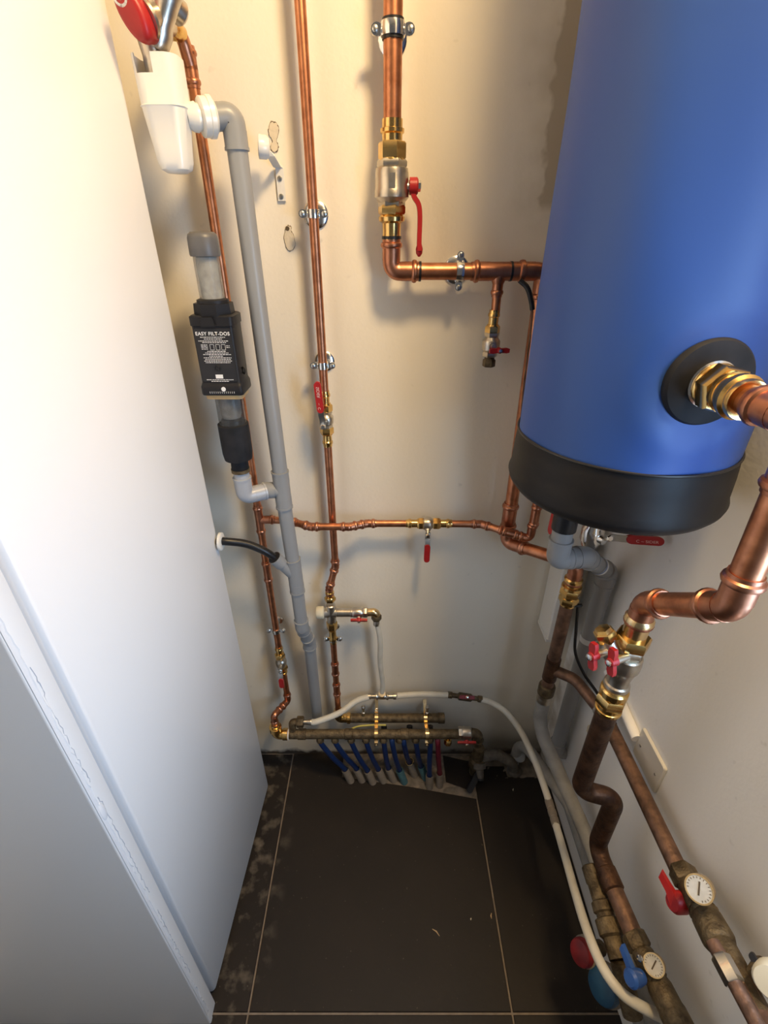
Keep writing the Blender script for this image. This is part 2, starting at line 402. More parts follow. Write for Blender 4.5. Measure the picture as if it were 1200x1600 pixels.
# ================================================================== THE SETTING
YB, XR, XL = 1.0, .53, -1.02
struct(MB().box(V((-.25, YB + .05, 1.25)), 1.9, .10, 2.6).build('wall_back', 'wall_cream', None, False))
wall_back = bpy.data.objects['wall_back']
m = MB(); WY0, WY1, WZ0, WZ1 = -.18, .33, .84, 1.58      # window opening, just outside the frame
for y0, y1, z0, z1 in ((WY1, 1.0, -.05, 2.55), (-.5, WY1, -.05, WZ0), (-.5, WY1, WZ1, 2.55), (-.5, WY0, WZ0, WZ1)): m.box(V((XR + .05, (y0 + y1) / 2, (z0 + z1) / 2)), .10, y1 - y0, z1 - z0)
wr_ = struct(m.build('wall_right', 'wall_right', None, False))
m = MB()
for y0, y1, z0, z1 in ((WY0, WY0 + .03, WZ0, WZ1), (WY1 - .03, WY1, WZ0, WZ1), (WY0, WY1, WZ0, WZ0 + .03), (WY0, WY1, WZ1 - .03, WZ1)): m.box(V((XR + .06, (y0 + y1) / 2, (z0 + z1) / 2)), .05, y1 - y0, z1 - z0)
struct(m.build('window_1', 'white_plastic', None, False))
struct(MB().box(V((XL - .05, .2, 1.25)), .10, 1.6, 2.6).build('wall_left', 'wall_cream', None, False))
struct(MB().box(V((.2, -.2, 2.53)), 3.2, 2.5, .06).build('ceiling', 'ceiling_white', None, False))
floor = struct(MB().box(V((.2, -.2, -.034)), 3.2, 2.6, .06).build('floor', 'grout', None, False))
def slab(poly, z0, z1, name, material, parent, bev=.0015):
    return MB().prism(poly, V((0, 0, z0)), X, Y, Z, z1 - z0, bev).build(name, material, parent)
def pf(u, v, z=0.): p = atz(u, v, z); return (p.x, p.y)
gx0, gx1, gy = -.3065, .2895, .372
g = .0022
xs = [-1.02, gx0 - .6, gx0, gx1, gx1 + .6]
def rect(x0, x1, y0, y1): return [(x0 + g, y0 + g), (x1 - g, y0 + g), (x1 - g, y1 - g), (x0 + g, y1 - g)]
for x0, x1 in ((gx0 - .6, gx0), (gx0, gx1), (gx1, gx1 + .6)):
    for y0, y1 in ((gy - .6, gy), (gy - 1.2, gy - .6)): slab(rect(x0, x1, y0, y1), -.0045, 0, 'tile', 'tile', floor)
slab(rect(gx0 - .6, gx0, gy, .998), -.0045, 0, 'tile', 'tile', floor)
cutr = pf(740, 1248); cutl = pf(534, 1214)
slab([(gx0 + g, gy + g), (gx1 - g, gy + g), (gx1 - g, cutr[1]), pf(700, 1240), pf(640, 1229), cutl, (cutl[0], .998), (gx0 + g, .998)], -.0045, 0, 'tile', 'tile', floor)
slab([(gx1 + g, gy + g), (XR - .002, gy + g), (XR - .002, pf(800, 1214)[1]), pf(793, 1214), pf(787, 1197), (gx1 + g, pf(745, 1197)[1])], -.0045, 0, 'tile', 'tile', floor)
slab([pf(697, 1221), pf(739, 1236), (gx1 - g, .925), (gx1 - g, .97), pf(692, 1180)], -.0045, 0, 'tile', 'tile', floor)
# raw concrete showing where the tiles were broken away
def rough_patch(x0, x1, y0, y1, z, nx, ny, name, amp=.004):
    m = MB()
    for j in range(ny + 1):
        for i in range(nx + 1):
            m.v.append(V((x0 + (x1 - x0) * i / nx, y0 + (y1 - y0) * j / ny, z + random.uniform(-amp, amp))))
    for j in range(ny):
        for i in range(nx): a = j * (nx + 1) + i; m.f.append((a, a + 1, a + nx + 2, a + nx + 1))
    return m.build(name, 'concrete', floor, ang=60)
rough_patch(cutl[0] - .004, gx1 + .01, .845, .996, -.0035, 30, 14, 'concrete_patch', .0018)
rough_patch(.34, XR - .002, pf(800, 1215)[1] - .002, .996, -.0008, 14, 10, 'concrete_patch', .0025)
# plaster left over where old plugs were pulled out of the wall
def patch(cu, cv, pts, hole=None):
    P = [at(cu + du, cv + dv, YB) for du, dv in pts]
    c = sum(P, V((0, 0, 0))) / len(P); loop = spline(P + [P[0]], 4)[:-1]; jit = [V((random.uniform(-.0006, .0006), 0, random.uniform(-.0008, .0008))) for _ in loop]
    m = MB(); poly = [((p + j - c).x, (p + j - c).z) for p, j in zip(loop, jit)]
    m.prism(poly, c - Y * .0002, X, Z, -Y, .0018, .0008); o = m.build('plaster_patch', 'plaster', wall_back)
    L = [p + j - Y * .0009 for p, j in zip(loop, jit)]; L.append(L[0]); k = len(L)
    MB().tube(L, [.0003 + .0009 * random.random() ** 2 for _ in L], 6, False).build('crack', 'crack', o)
    if hole: 
        h = at(cu + hole[0], cv + hole[1], YB - .002); MB().lathe(h, -Y, [(-.001, .004), (.0004, .0038), (.0004, .001)], 9).build('plug_hole', 'crack', o)
patch(427, 215, [(-7, -14), (-4, -24), (3, -23), (8, -17), (8, -4), (5, 4), (8, 14), (5, 22), (-1, 22), (-4, 14), (-1, 5), (-6, -4)])
patch(452, 371, [(-6, -11), (-3, -18), (3, -16), (3, -9), (7, -4), (9, 9), (6, 19), (-1, 21), (-5, 13), (-8, 2)], (-3, -14))

# crumbled plaster low on the right wall
for k, (u, v, ru, rv) in enumerate(((921, 1140, .010, .016), (929, 1155, .009, .014), (919, 1166, .008, .012))):
    pc_ = atx(u, v, XR); ang = [2 * math.pi * i / 14 for i in range(14)]
    MB().prism([(ru * random.uniform(.6, 1.25) * math.cos(a), rv * random.uniform(.6, 1.25) * math.sin(a)) for a in ang], pc_, Y, Z, -X, .003, .0012).build('plaster_patch', 'plaster', wr_)

# ================================================================== WHITE APPLIANCE CABINET ON THE LEFT
cab = thing('appliance_cabinet', 'tall white appliance cabinet filling the left side of the room', 'cabinet', (-.69, .62, 0))
xf, xb = -.3865, -.3645      # side plane, near and far
def corner_pts(cx, cy, r, a0, a1, k=8): return [(cx + r * math.cos(math.radians(a0 + (a1 - a0) * i / k)), cy + r * math.sin(math.radians(a0 + (a1 - a0) * i / k))) for i in range(k + 1)]
body = corner_pts(xf - .010, .412, .010, -90, 0, 5) + corner_pts(xb - .022, .872, .022, 0, 90) + [(-.98, .894), (-.98, .402)]
m = MB(); n_ = len(body); rows = []
for z, ins in ((.010, .010), (.014, .003), (.022, 0), (1.98, 0), (1.99, .006)):
    i = len(m.v); rows.append(i)
    for a, b in body: m.v.append(V((a - ins if a > -.6 else a + ins, b - ins if b > .6 else b + ins, z)))
for a, b in zip(rows, rows[1:]): m.bridge(a, b, n_)
m.f.append(tuple(range(rows[0] + n_ - 1, rows[0] - 1, -1))); m.f.append(tuple(range(rows[-1], rows[-1] + n_)))
m.build('body', 'appliance_white', cab)
m = MB(); m.prism([(-.975, .390), (xf - .012, .390), (xf - .012, .404), (-.975, .404)], V((0, 0, .03)), X, Y, Z, 1.94); m.build('seal', 'pvc_light', cab)
fp = corner_pts(xf - .004 + .002, .359, .004, -90, 0, 4) + [(xf + .002, .366), (xf + .0008, .3666), (xf + .0008, .388), (xf - .001, .391), (-.98, .391), (-.98, .355)]
m = MB(); m.prism(fp, V((0, 0, .001)), X, Y, Z, 1.985, 0); front = m.build('front_panel', 'appliance_white', cab)
for fx, fy in ((-.42, .45), (-.42, .84), (-.94, .45), (-.94, .84)): MB().lathe(V((fx, fy, 0)), Z, [(0, .018), (.006, .018), (.012, .010)], 14).build('foot', 'black', cab)
# crinkled protective film left on the panel edge
m = MB(); zz = [.05 + i * (1.15 / 120) for i in range(121)]; xo = xf + .0022
for z in zz:
    wv = .0035 + .0035 * random.random() ** 2
    y0 = .3555; y1 = .3575 + wv
    for yy, dx in ((y0 + .001, .0002), (y1, .0003), (y1 + .0009, .0013), (y1 + .0016, .0001)): m.v.append(V((xo + dx * random.uniform(.3, 1.2), yy, z)))
for i in range(120):
    for k in range(3): a = i * 4 + k; m.f.append((a, a + 1, a + 5, a + 4))
m.build('protective_film', 'film', front, ang=20, label='crinkled clear film along the panel edge')
zc_ = .25; path = []
while zc_ < 1.12: path.append(V((xf + .0012, .3690 + random.uniform(-.0016, .0016) + .0015 * math.sin(zc_ * 11), zc_))); zc_ += random.uniform(.004, .011)
cut = [0, int(len(path) * .34), int(len(path) * .40), int(len(path) * .72), int(len(path) * .75), len(path)]
for a_, b_ in ((cut[0], cut[1]), (cut[2], cut[3]), (cut[4], cut[5])): MB().tube(path[a_:b_], [.0002 + .0005 * random.random() for _ in path[a_:b_]], 5, False).build('film_crease', 'crease', front)
b0 = V((xf + .002, .3635, zy(1268, .3635)))
m = MB(); m.blob(b0, .0022, .006, .019); m.build('film_bubble', 'film', front)
grom = at(346, 846, .874)
MB().lathe(grom - X * .004, X, [(0, .020), (.005, .020), (.007, .016), (.007, .011)], 22).build('grommet', 'white_plastic', cab)

# ================================================================== BLUE TANK
TX, TY, TR = .362, .690, .152
tank = thing('buffer_tank', 'blue padded cylindrical tank with black bottom band in the right corner', 'tank', (TX, TY, 1.15))
NA, NZ = 120, 70; z0, z1 = 1.258, 2.12; m = MB(); fc = V((.367, TY - TR, 1.375)); wr = atx(1130, 240, .47)
for j in range(NZ + 1):
    t = j / NZ; z = z0 + (z1 - z0) * t ** 1.5
    for i in range(NA):
        a = 2 * math.pi * i / NA; p = V((TX + TR * math.cos(a), TY + TR * math.sin(a), z)); d = (p - fc).length
        dr = -.010 * math.exp(-(d / .055) ** 2) + .0025 * math.exp(-((d - .078) / .018) ** 2)
        dr += .0022 * math.exp(-((a - math.radians(310)) / .10) ** 2) * math.exp(-((z - 1.53) / .012) ** 2)
        dr += .0012 * math.sin(a * 5 + 1.3) * math.sin(z * 9) + .0008 * math.sin(a * 9 + z * 14)
        if j == 0: dr -= .003
        m.v.append(V((TX + (TR + dr) * math.cos(a), TY + (TR + dr) * math.sin(a), z)))
for j in range(NZ): m.bridge(j * NA, (j + 1) * NA, NA)
m.lathe(V((TX, TY, 0)), Z, [(2.119, TR), (2.15, TR * .96), (2.17, TR * .8), (2.18, .01)], 60, cap=False)
m.build('jacket', 'jacket_blue', tank)
RB = TR + .006
MB().lathe(V((TX, TY, 0)), Z, [(1.165, .01), (1.164, RB - .045), (1.166, RB - .022), (1.172, RB - .007), (1.181, RB), (1.188, RB + .002), (1.198, RB - .001), (1.230, RB - .002), (1.255, RB - .004), (1.2605, RB - .006), (1.2605, RB - .012)], 96).build('bottom_band', 'rim_black', tank)
MB().torus(V((TX, TY, 1.2605)), Z, TR + .0015, .0022, 96, 8).build('piping', 'black', tank)
m = MB(); m.lathe(V((.367, TY - TR + .008, 1.375)), -Y, [(-.003, .05), (.004, .0495), (.0075, .047), (.0085, .042), (.0085, .02)], 48); m.build('flange_cover', 'black_rubber', tank)
nz = V((.367, TY - TR + .001, 1.375)); m = MB()
m.lathe(nz, -Y, [(0, .0265), (.004, .0265), (.005, .024), (.008, .024)], 32); m.build('washer', 'chrome', tank)
m = MB(); m.lathe(nz, -Y, [(.006, .0245), (.010, .0252), (.012, .024)], 28); m.hexn(nz, -Y, .010, .031, .0275, ph=.3)
m.lathe(nz, -Y, [(.031, .022), (.036, .0225), (.037, .0205), (.045, .0205), (.046, .0235), (.053, .024), (.056, .021), (.06, .0215), (.064, .0205), (.064, .017)], 28); m.build('nozzle', 'brass', tank)
for zb_ in (1.40, 1.85): MB().box(V((XR - .010, TY, zb_)), .018, .12, .06).build('wall_bracket', 'steel', tank)

# ================================================================== FLOW PIPE FROM THE TANK DOWN TO THE RETURN MANIFOLD
r35 = .0155
fl = thing('flow_pipe', 'thick bright copper pipe curving down in front of the tank with two 45 degree bends', 'pipe', (.37, .525, 1.03))
run(fl, [V((.368, .482, 1.375)), V((.374, .402, 1.375)), V((.376, .398, 1.172)), V((.372, .527, 1.066)), V((.372, .527, 1.025))], r35, R=.045)
vx, vy = .372, .527
vs = thing('stop_valve', 'nickel and brass stop valve with side drain below the thick copper pipe', 'valve', (vx, vy, .835))
P = V((vx, vy, 0)); D = V((0, 0, -1))
m = MB(); m.lathe(V((vx, vy, 1.042)), D, [(0, .0158), (0, .0178), (.004, .0205), (.010, .0205), (.013, .0178), (.03, .0172), (.044, .0168)], 26); m.build('press_collar', 'brass_pale', vs)
MB().hexn(V((vx, vy, 1.004)), D, 0, .020, .0262, ph=.25).build('union_nut', 'brass', vs)
m = MB(); m.hexn(V((vx, vy, .984)), D, 0, .018, .0215, ph=.1); m.lathe(V((vx, vy, .966)), D, [(0, .021), (.002, .0232), (.012, .024), (.026, .0236), (.030, .0215), (.040, .0185), (.052, .0168), (.062, .0168), (.064, .0195), (.070, .020), (.073, .018), (.078, .018)], 28); m.build('body', 'nickel', vs)
m = MB(); m.lathe(V((vx, vy, .890)), D, [(0, .019), (.003, .0218), (.012, .0218), (.014, .019), (.018, .019)], 26); m.hexn(V((vx, vy, .872)), D, 0, .020, .0238, ph=.15); m.lathe(V((vx, vy, .852)), D, [(0, .0195), (.008, .0195), (.009, .0212), (.014, .0212), (.016, .0195), (.018, .0175)], 26); m.build('adaptor', 'brass', vs)
j0 = V((vx - .012, vy - .004, .947)); cp = V((.334, .538, .998)); dd = (cp - j0).normalized(); Ld = (cp - j0).length
m = MB(); m.lathe(j0, dd, [(0, .013), (Ld * .25, .0135), (Ld * .3, .016), (Ld * .62, .0165), (Ld * .7, .0145), (Ld * .85, .0145)], 22); m.build('drain_branch', 'nickel', vs)
m = MB(); m.hexn(j0, dd, Ld * .78, Ld + .004, .0165); m.lathe(j0, dd, [(Ld + .003, .0145), (Ld + .009, .011), (Ld + .010, .002)], 6); m.build('drain_cap', 'brass', vs)
sd = V((-.93, -.36, .02))
for (u, v, yy, tw) in ((962, 1032, .500, .25), (932, 1023, .515, .25)):
    q = at(u, v, yy); MB().lathe(q + sd * -.022, sd, [(0, .006), (.026, .006)], 12).build('stem', 'nickel', vs); butterfly(vs, q, sd, Z + Y * tw, .022, .0125)
# old dark pipe below it
op = thing('old_flow_pipe', 'dark tarnished copper pipe with a double bend below the stop valve', 'pipe', (vx, vy, .40))
run(op, [V((vx, vy, .846)), V((vx, vy, .607)), V((.438, .515, .597)), V((.438, .513, .428)), V((.443, .455, .425))], .0175, 'copper_old', corner='bend', R=.028)
# horizontal dark pipe leading towards the camera along the wall
hp = thing('return_pipe', 'brown horizontal copper pipe running along the right wall towards the blue lever', 'pipe', (.44, .40, .42))
run(hp, [V((.442, .465, .425)), V((.452, .355, .425))], .0165, 'copper_brown', corner='bend')
MB().lathe(V((.4425, .460, .425)), V((.09, -1, 0)), [(-.014, .0175), (-.012, .0198), (.022, .0198), (.025, .0165)], 20).build('sleeve', 'copper_old', hp)

# ================================================================== BACK WALL COPPER
yA, rA, xA = .963, .0085, -.1205
pA = thing('copper_pipe', 'long slim vertical copper pipe left of centre with a red lever valve', 'pipe', (xA, yA, .85))
vAz = zy(655, yA)
run(pA, [V((xA, yA, 2.49)), V((xA, yA, vAz + .055))], rA)
xM = -.1375
jz1, jz2 = zy(884, yA), zy(915, yA)
run(pA, [V((xA, yA, vAz - .055)), V((xA, yA, jz1)), V((xM, .95, jz2)), V((xM, .95, zy(925, .95)))], rA, R=.016)
b = thing('lever_valve', 'small ball valve with upright red lever on the slim vertical copper pipe', 'valve', (xA, yA, vAz))
brass_union(b, V((xA, yA, vAz + .060)), -Z, rA, .043); brass_union(b, V((xA, yA, vAz - .060)), Z, rA, .043)
valve_body(b, V((xA, yA, vAz)), Z, rA, .04, stem=-Y)
st = V((xA - .004, yA - rA * 2.9, vAz - .006)); lv, gr = lever(b, st, -Y, Z + X * -.06, .014, .030, .062)
gp = st + V((-.004, -.0105, .060)); text('SIDER', gp + Z * .012, -Z + X * .06, -X, .0085, 'print_red', gr); text('~  C', gp - Z * .016, -Z + X * .06, -X, .0075, 'print_red', gr)
# wide pipe with big valve
yW, rW, xW = .955, .0140, .013
pW = thing('wide_copper_pipe', 'wide copper pipe dropping from the ceiling then turning right behind the tank', 'pipe', (xW, yW, 1.5))
vz = zy(284, yW); hz = zy(424, yW); xv2 = .285
run(pW, [V((xW, yW, 2.49)), V((xW, yW, zy(200, yW)))], rW)
zc = zy(847, yW); zd = zy(882, .822)
run(pW, [V((xW, yW, zy(350, yW))), V((xW, yW, hz)), V((xv2, yW, hz)), V((xv2 + .006, yW, zc)), V((.408, .822, zd)), V((.408, .822, zd - .07))], rW, R=.028)
for u in (664, 806): MB().lathe(at(u - 8, 424, yW), X, [(-.002, rW), (-.002, rW * 1.17), (.002, rW * 1.17), (.002, rW)], 20).build('seal_ring', 'black', pW)
MB().lathe(V((xW, yW, zy(372, yW))), Z, [(-.002, rW), (-.002, rW * 1.2), (.003, rW * 1.2), (.003, rW)], 20).build('seal_ring', 'black', pW)
xT = at(780, 424, yW).x
tee(pW, V((xT, yW, hz)), X, -Z, rW, .0085, .028, .016)
coupling(pW, V((xv2 + .004, yW, zy(808, yW))), Z, rW, L=.016)
b = thing('large_ball_valve', 'large nickel ball valve with long hanging red lever on the wide pipe', 'valve', (xW, yW, vz))
zt, zb = zy(190, yW), zy(368, yW)
m = MB(); m.lathe(V((xW, yW, zt)), -Z, [(-.003, rW), (-.003, rW * 1.16), (.008, rW * 1.16), (.009, rW * 1.36), (.014, rW * 1.36), (.016, rW * 1.16), (.030, rW * 1.13), (.036, rW * 1.05), (.04, rW * 1.3)], 24)
m.hexn(V((xW, yW, zy(226, yW))), -Z, -.004, .020, rW * 1.62, ph=.2); m.lathe(V((xW, yW, zy(246, yW))), -Z, [(-.002, rW * 1.3), (.004, rW * 1.48), (.010, rW * 1.48), (.012, rW * 1.3)], 24); m.build('upper_union', 'brass', b)
m = MB(); c0 = V((xW, yW, vz)); m.hexn(c0, -Z, -.030, -.018, rW * 1.75, ph=.1); m.hexn(c0, -Z, .024, .036, rW * 1.6)
m.lathe(c0, -Z, [(-.020, rW * 1.5), (-.018, rW * 1.85), (-.012, rW * 1.95), (.010, rW * 1.95), (.012, rW * 2.02), (.022, rW * 2.02), (.026, rW * 1.75), (.03, rW * 1.4)], 28); m.box(c0 - Y * rW * 1.93, .010, .002, .020); m.build('body', 'nickel', b)
m = MB(); m.hexn(V((xW, yW, zy(327, yW))), -Z, -.006, .008, rW * 1.68, ph=.25); m.lathe(V((xW, yW, zy(335, yW))), -Z, [(0, rW * 1.3), (.004, rW * 1.6), (.010, rW * 1.55), (.013, rW * 1.15), (.028, rW * 1.1), (.034, rW * 1.15), (.037, rW * 1.2)], 24); m.build('lower_union', 'brass', b)
hb = V((xW + rW * 2.0, yW, zy(293, yW))); m = MB(); m.lathe(hb, X, [(-.006, .010), (.006, .009), (.007, .006), (.016, .006)], 16); m.build('stem', 'steel', b)
m = MB(); q0 = at(644, 284, yW - .004); m.lathe(q0 - X * .004 - Z * .006, X, [(0, .0125), (.012, .0125), (.014, .010)], 18)
m.ribbon(spline([at(643, 281, yW - .004), at(646, 305, yW - .004), at(654, 320, yW - .004), at(656, 340, yW - .004), at(655, 375, yW - .004), at(655, 392, yW - .004)], 5), Y, .014, .0075); m.lathe(at(655, 392, yW - .004), -Z, [(-.012, .0035), (-.003, .0062), (.004, .0055), (.009, .002)], 12); lv = m.build('lever', 'red', b)
MB().lathe(q0 + X * .009 - Z * .006, X, [(0, .008), (.005, .008), (.006, .005)], 6).build('nut', 'chrome', lv)
# drain cock hanging from the tee
dk = thing('drain_cock', 'small brass drain valve with red butterfly handle hanging under the wide pipe', 'valve', (xT, yW, zy(580, yW)))
xd = at(770, 510, yW).x
r8 = .0082
run(dk, [V((xT, yW, hz - .03)), V((xd + .002, yW, zy(490, yW)))], r8)
brass_union(dk, V((xd, yW, zy(484, yW))), -Z, r8, .042)
dz = zy(484, yW) - .040 - .021; valve_body(dk, V((xd, yW, dz)), Z, r8 * 1.12, .046, stem=-Y)
m = MB(); m.lathe(V((xd, yW, dz - .022)), -Z, [(-.002, .0075), (.003, .0095), (.008, .0095)], 18); m.hexn(V((xd, yW, dz - .028)), -Z, 0, .014, .0122, ph=.3); m.build('end_cap', 'brass_old', dk)
butterfly(dk, at(779, 547, yW - .024), -Y + X * .15, X, .019, .0092)
# left pipe
xP, yP = -.2895, .957
pL = thing('copper_pipe', 'slim copper pipe on the far left behind the black filter', 'pipe', (xP, yP, .6))
e1 = at(268, 42, .925); e2 = V((xP, yP, zy(92, yP)))
tz = zy(812, yP)
MB().tube(fillet([e1, at(284, 55, .945), V((xP, yP, zy(104, yP)))], .03, 10), rA * 1.12, 18).build('elbow', 'copper_fitting', pL)
run(pL, [V((xP, yP, zy(98, yP))), V((xP, yP, zy(1030, yP)))], rA)
coupling(pL, V((xP, yP, zy(106, yP))), Z, rA, L=.006); coupling(pL, V((xP, yP, zy(893, yP))), Z, rA, L=.014)
tee(pL, V((xP, yP, tz)), Z, X, rA, rA, .02, .016)
MB().lathe(e1, at(284, 55, .945) - e1, [(-.014, .012), (.002, .0125), (.006, .0135), (.012, .0115), (.02, .0105)], 20).build('brass_elbow', 'brass', pL)
b = thing('lever_valve', 'small ball valve with red lever pointing down at lower left', 'valve', (xP, yP, zy(1055, yP)))
bz = zy(1052, yP)
bz = zy(1010, yP) - .040 - .020; brass_union(b, V((xP, yP, zy(1010, yP))), -Z, rA, .042); valve_body(b, V((xP, yP, bz)), Z, rA, .044, stem=V((.15, -1, 0)))
lever(b, V((xP + .002, yP - .024, bz - .010)), -Y, -Z, .0135, .022, .036)
brass_union(b, V((xP + .003, yP, bz - .046)), Z, rA, .030)
yM = .895; zM = zy(1147, yM)
jl = thing('bent_copper_pipe', 'short bent copper pipe joining the lower left valve to the brass manifold', 'pipe', (-.28, .9, zM))
xe = at(431, 1140, yM).x
run(jl, [V((xP + .003, yP, bz - .042)), V((xP + .004, yP - .001, zy(1095, .955))), V((xe, yM + .005, zy(1118, .90))), V((xe, yM, zM + .03))], rA, R=.013)
MB().lathe(V((xe, yM, zM + .046)), -Z, [(0, .0092), (0, .0115), (.004, .012), (.006, .0105), (.022, .0105)], 18).build('adaptor', 'brass_pale', jl)
# horizontal pipe with valve
yH = .957; hzH = zy(817, yH)
ph = thing('copper_pipe', 'horizontal copper pipe at mid height crossing the slim vertical pipe', 'pipe', (0, yH, hzH))
zz_ = lambda v, y: zy(v, y)
yX = .938
run(ph, [V((xP + .026, yH, tz)), at(452, 814, yH), at(486, 823, yX), at(546, 823, yX), at(574, 818, yH), at(652, 818, yH)], rA, R=.014)
xq = at(828, 842, .915)
run(ph, [at(685, 818, yH), at(752, 819, yH), at(794, 832, .918), V((xq.x, .915, xq.z)), V((xq.x + .002, .913, 1.16))], rA, R=.018)
coupling(ph, at(800, 834, .9175), at(828, 842, .915) - at(794, 832, .918), rA, L=.010)
coupling(ph, V((xq.x + .002, .913, zy(806, .913))), Z, rA, L=.010)
b = thing('lever_valve', 'small ball valve with hanging red lever on the horizontal copper pipe', 'valve', tuple(at(668, 818, yH)))
vc = at(668, 818, yH)
brass_union(b, at(634, 818, yH), X, rA, .044); brass_union(b, at(706, 818, yH), -X, rA, .044); valve_body(b, vc, X, rA, .042, stem=V((0, -.75, -.66)))
lever(b, vc + V((0, -.018, -.020)), -Y, -Z, .0135, .022, .050)
# clamps
clamp('chrome clamp with black rubber on the wide pipe near the ceiling', V((xW, yW, zy(46, yW))), Z, rW, X, rubber=True, rosette=.022)
clamp('chrome clamp with ears above and below on the wide horizontal pipe', at(718, 424, yW), X, rW, Z, rosette=.024)
clamp('upper chrome clamp on the slim vertical copper pipe', V((xA, yA, zy(334, yA))), Z, rA, X, rosette=.022)
clamp('chrome clamp just above the upright red lever', V((xA, yA, zy(571, yA))), Z, rA, X, rosette=.020)
clamp('small clamp on the far left slim copper pipe', V((xP, yP, zy(985, yP))), Z, rA, X, rosette=.013)
clamp('small clamp on the copper pipe under the mixing valve', V((xM, .95, zy(998, .95))), Z, rA, X, rosette=.014)
# mixing valve group
mv = thing('mixing_valve', 'nickel mixing valve with cream knob and red butterfly handle', 'valve', (xM, .95, zy(958, .95)))
mc = V((xM, .95, zy(957, .95)))
brass_union(mv, V((xM, .95, zy(922, .95))), -Z, rA, .034)
m = MB(); m.lathe(mc, Z, [(-.034, .010), (-.03, .0125), (-.012, .0125), (0, .014), (.012, .0125), (.026, .0125), (.028, .010)], 20); m.lathe(mc, X, [(-.018, .0125), (-.012, .014), (.014, .0135), (.015, .0115), (.05, .0115), (.051, .0125), (.056, .0125)], 20); m.build('body', 'nickel', mv)
MB().lathe(mc - X * .017, -X, [(0, .0125), (.003, .0165), (.018, .0165), (.021, .0145)], 24).build('knob', 'cream_plastic', mv)
brass_union(mv, V((xM, .95, zy(1004, .95))), Z, rA, mc.z - .030 - zy(1004, .95))
q = at(561, 957, .95)
m = MB(); m.lathe(q - X * .014, X, [(-.004, .0115), (0, .0135), (.02, .0135), (.024, .0115)], 20); m.hexn(q + X * .010, X, 0, .012, .0135); m.lathe(q, V((0, -.8, -.6)), [(.008, .007), (.020, .006)], 12); m.build('shut_off_body', 'nickel', mv)
butterfly(mv, at(561, 966, .928), V((0, -.85, -.4)), X, .021, .0098)
ce = at(588, 956, .95); m = MB(); m.tube(fillet([q + X * .02, ce, ce - Z * .02], .010, 7), .0105, 16); m.build('elbow', 'brass_pale', mv)
m = MB(); m.hexn(ce, -Z, .010, .026, .0135); m.build('hose_nut', 'brass_old', mv)
# copper between mixing valve and manifold
pm = thing('copper_pipe', 'short reddish copper pipe with beaded couplings below the mixing valve', 'pipe', (xM, .95, .3))
yU = .952; zU = zy(1122, yU)
run(pm, [V((xM, .95, zy(1003, .95))), V((xM, .951, zU + .018))], rA)
for v in (1045, 1077): coupling(pm, V((xM, .95, zy(v, .95))), Z, rA, L=.009)

# ================================================================== BRASS MANIFOLD, TUBES AND WHITE HOSES
rm = .0138
lo = thing('manifold_bar', 'long lower tarnished brass manifold bar near the floor', 'manifold', tuple(at(600, 1147, yM)))
xl0, xl1 = at(447, 1147, yM).x, at(716, 1147, yM).x
MB().tube([V((xl0, yM, zM)), V((xl1, yM, zM))], rm, 20).build('bar', 'brass_old', lo)
m = MB(); m.tube(fillet([V((xe, yM, zM + .030)), V((xe, yM, zM)), V((xl0 + .01, yM, zM))], .012, 7), .0145, 18); m.lathe(V((xe, yM, zM + .030)), Z, [(-.014, .0145), (-.012, .0175), (.004, .0175), (.005, .012)], 18); m.lathe(V((xl0 - .006, yM, zM)), X, [(-.004, .0145), (-.002, .0172), (.010, .0172), (.012, .0145)], 18); m.build('elbow', 'brass', lo)
MB().torus(V((xl0 + .008, yM, zM)), X, .0152, .002, 20, 6).build('sealing_ring', 'white_plastic', lo)
for u in (472, 545, 632): MB().lathe(at(u, 1147, yM), X, [(-.012, rm), (-.011, rm * 1.14), (.011, rm * 1.14), (.012, rm)], 20).build('coupling', 'brass_old', lo)
for i, u in enumerate((501, 524, 549, 572, 599, 624, 649, 671)):
    p = at(u, 1160, yM - .004); m = MB(); m.hexn(V((p.x, yM, zM)), V((0, -.35, -1)), rm * .8, rm + .012, .0115); m.build('outlet', 'brass_old', lo)
hoz = at(466, 1128, .905); m = MB(); m.tube(fillet([V((hoz.x - .018, yM + .004, zM + .008)), V((hoz.x - .018, .905, hoz.z)), V((hoz.x - .002, .905, hoz.z))], .012, 6), .0105, 14); m.build('branch_elbow', 'brass_old', lo)
m = MB(); m.hexn(hoz, X, -.004, .016, .0165, ph=.2); m.build('hose_nut', 'brass_old', lo)
ev = thing('end_valve', 'old valve with red butterfly handle at the right end of the lower manifold bar', 'valve', tuple(at(728, 1145, yM)))
m = MB(); p = at(716, 1145, yM); m.hexn(p, X, 0, .012, .018); m.lathe(p, X, [(.010, .0165), (.014, .019), (.034, .019), (.038, .0155)], 20); m.build('body', 'nickel', ev)
e2 = at(748, 1143, yM); m = MB(); m.tube(fillet([p + X * .036, V((e2.x, yM, zM)), V((e2.x + .001, yM - .002, zM - .045))], .016, 8), .0145, 16); m.torus(V((e2.x, yM, zM - .024)), Z, .0155, .003, 18, 6); m.build('elbow', 'brass_old', ev)
butterfly(ev, at(729, 1157, yM - .026), V((0, -.9, -.3)), X, .026, .0105, 'red')
m = MB(); d0 = at(700, 1152, yM); m.lathe(d0, -Z, [(0, .007), (.012, .008)], 12); m.hexn(d0, V((0, -.3, -1)), .008, .024, .0115); m.build('drain_plug', 'brass', ev)
up = thing('manifold_bar', 'shorter upper tarnished brass manifold bar against the wall', 'manifold', tuple(at(620, 1122, yU)))
xu0, xu1 = at(546, 1122, yU).x, at(689, 1122, yU).x
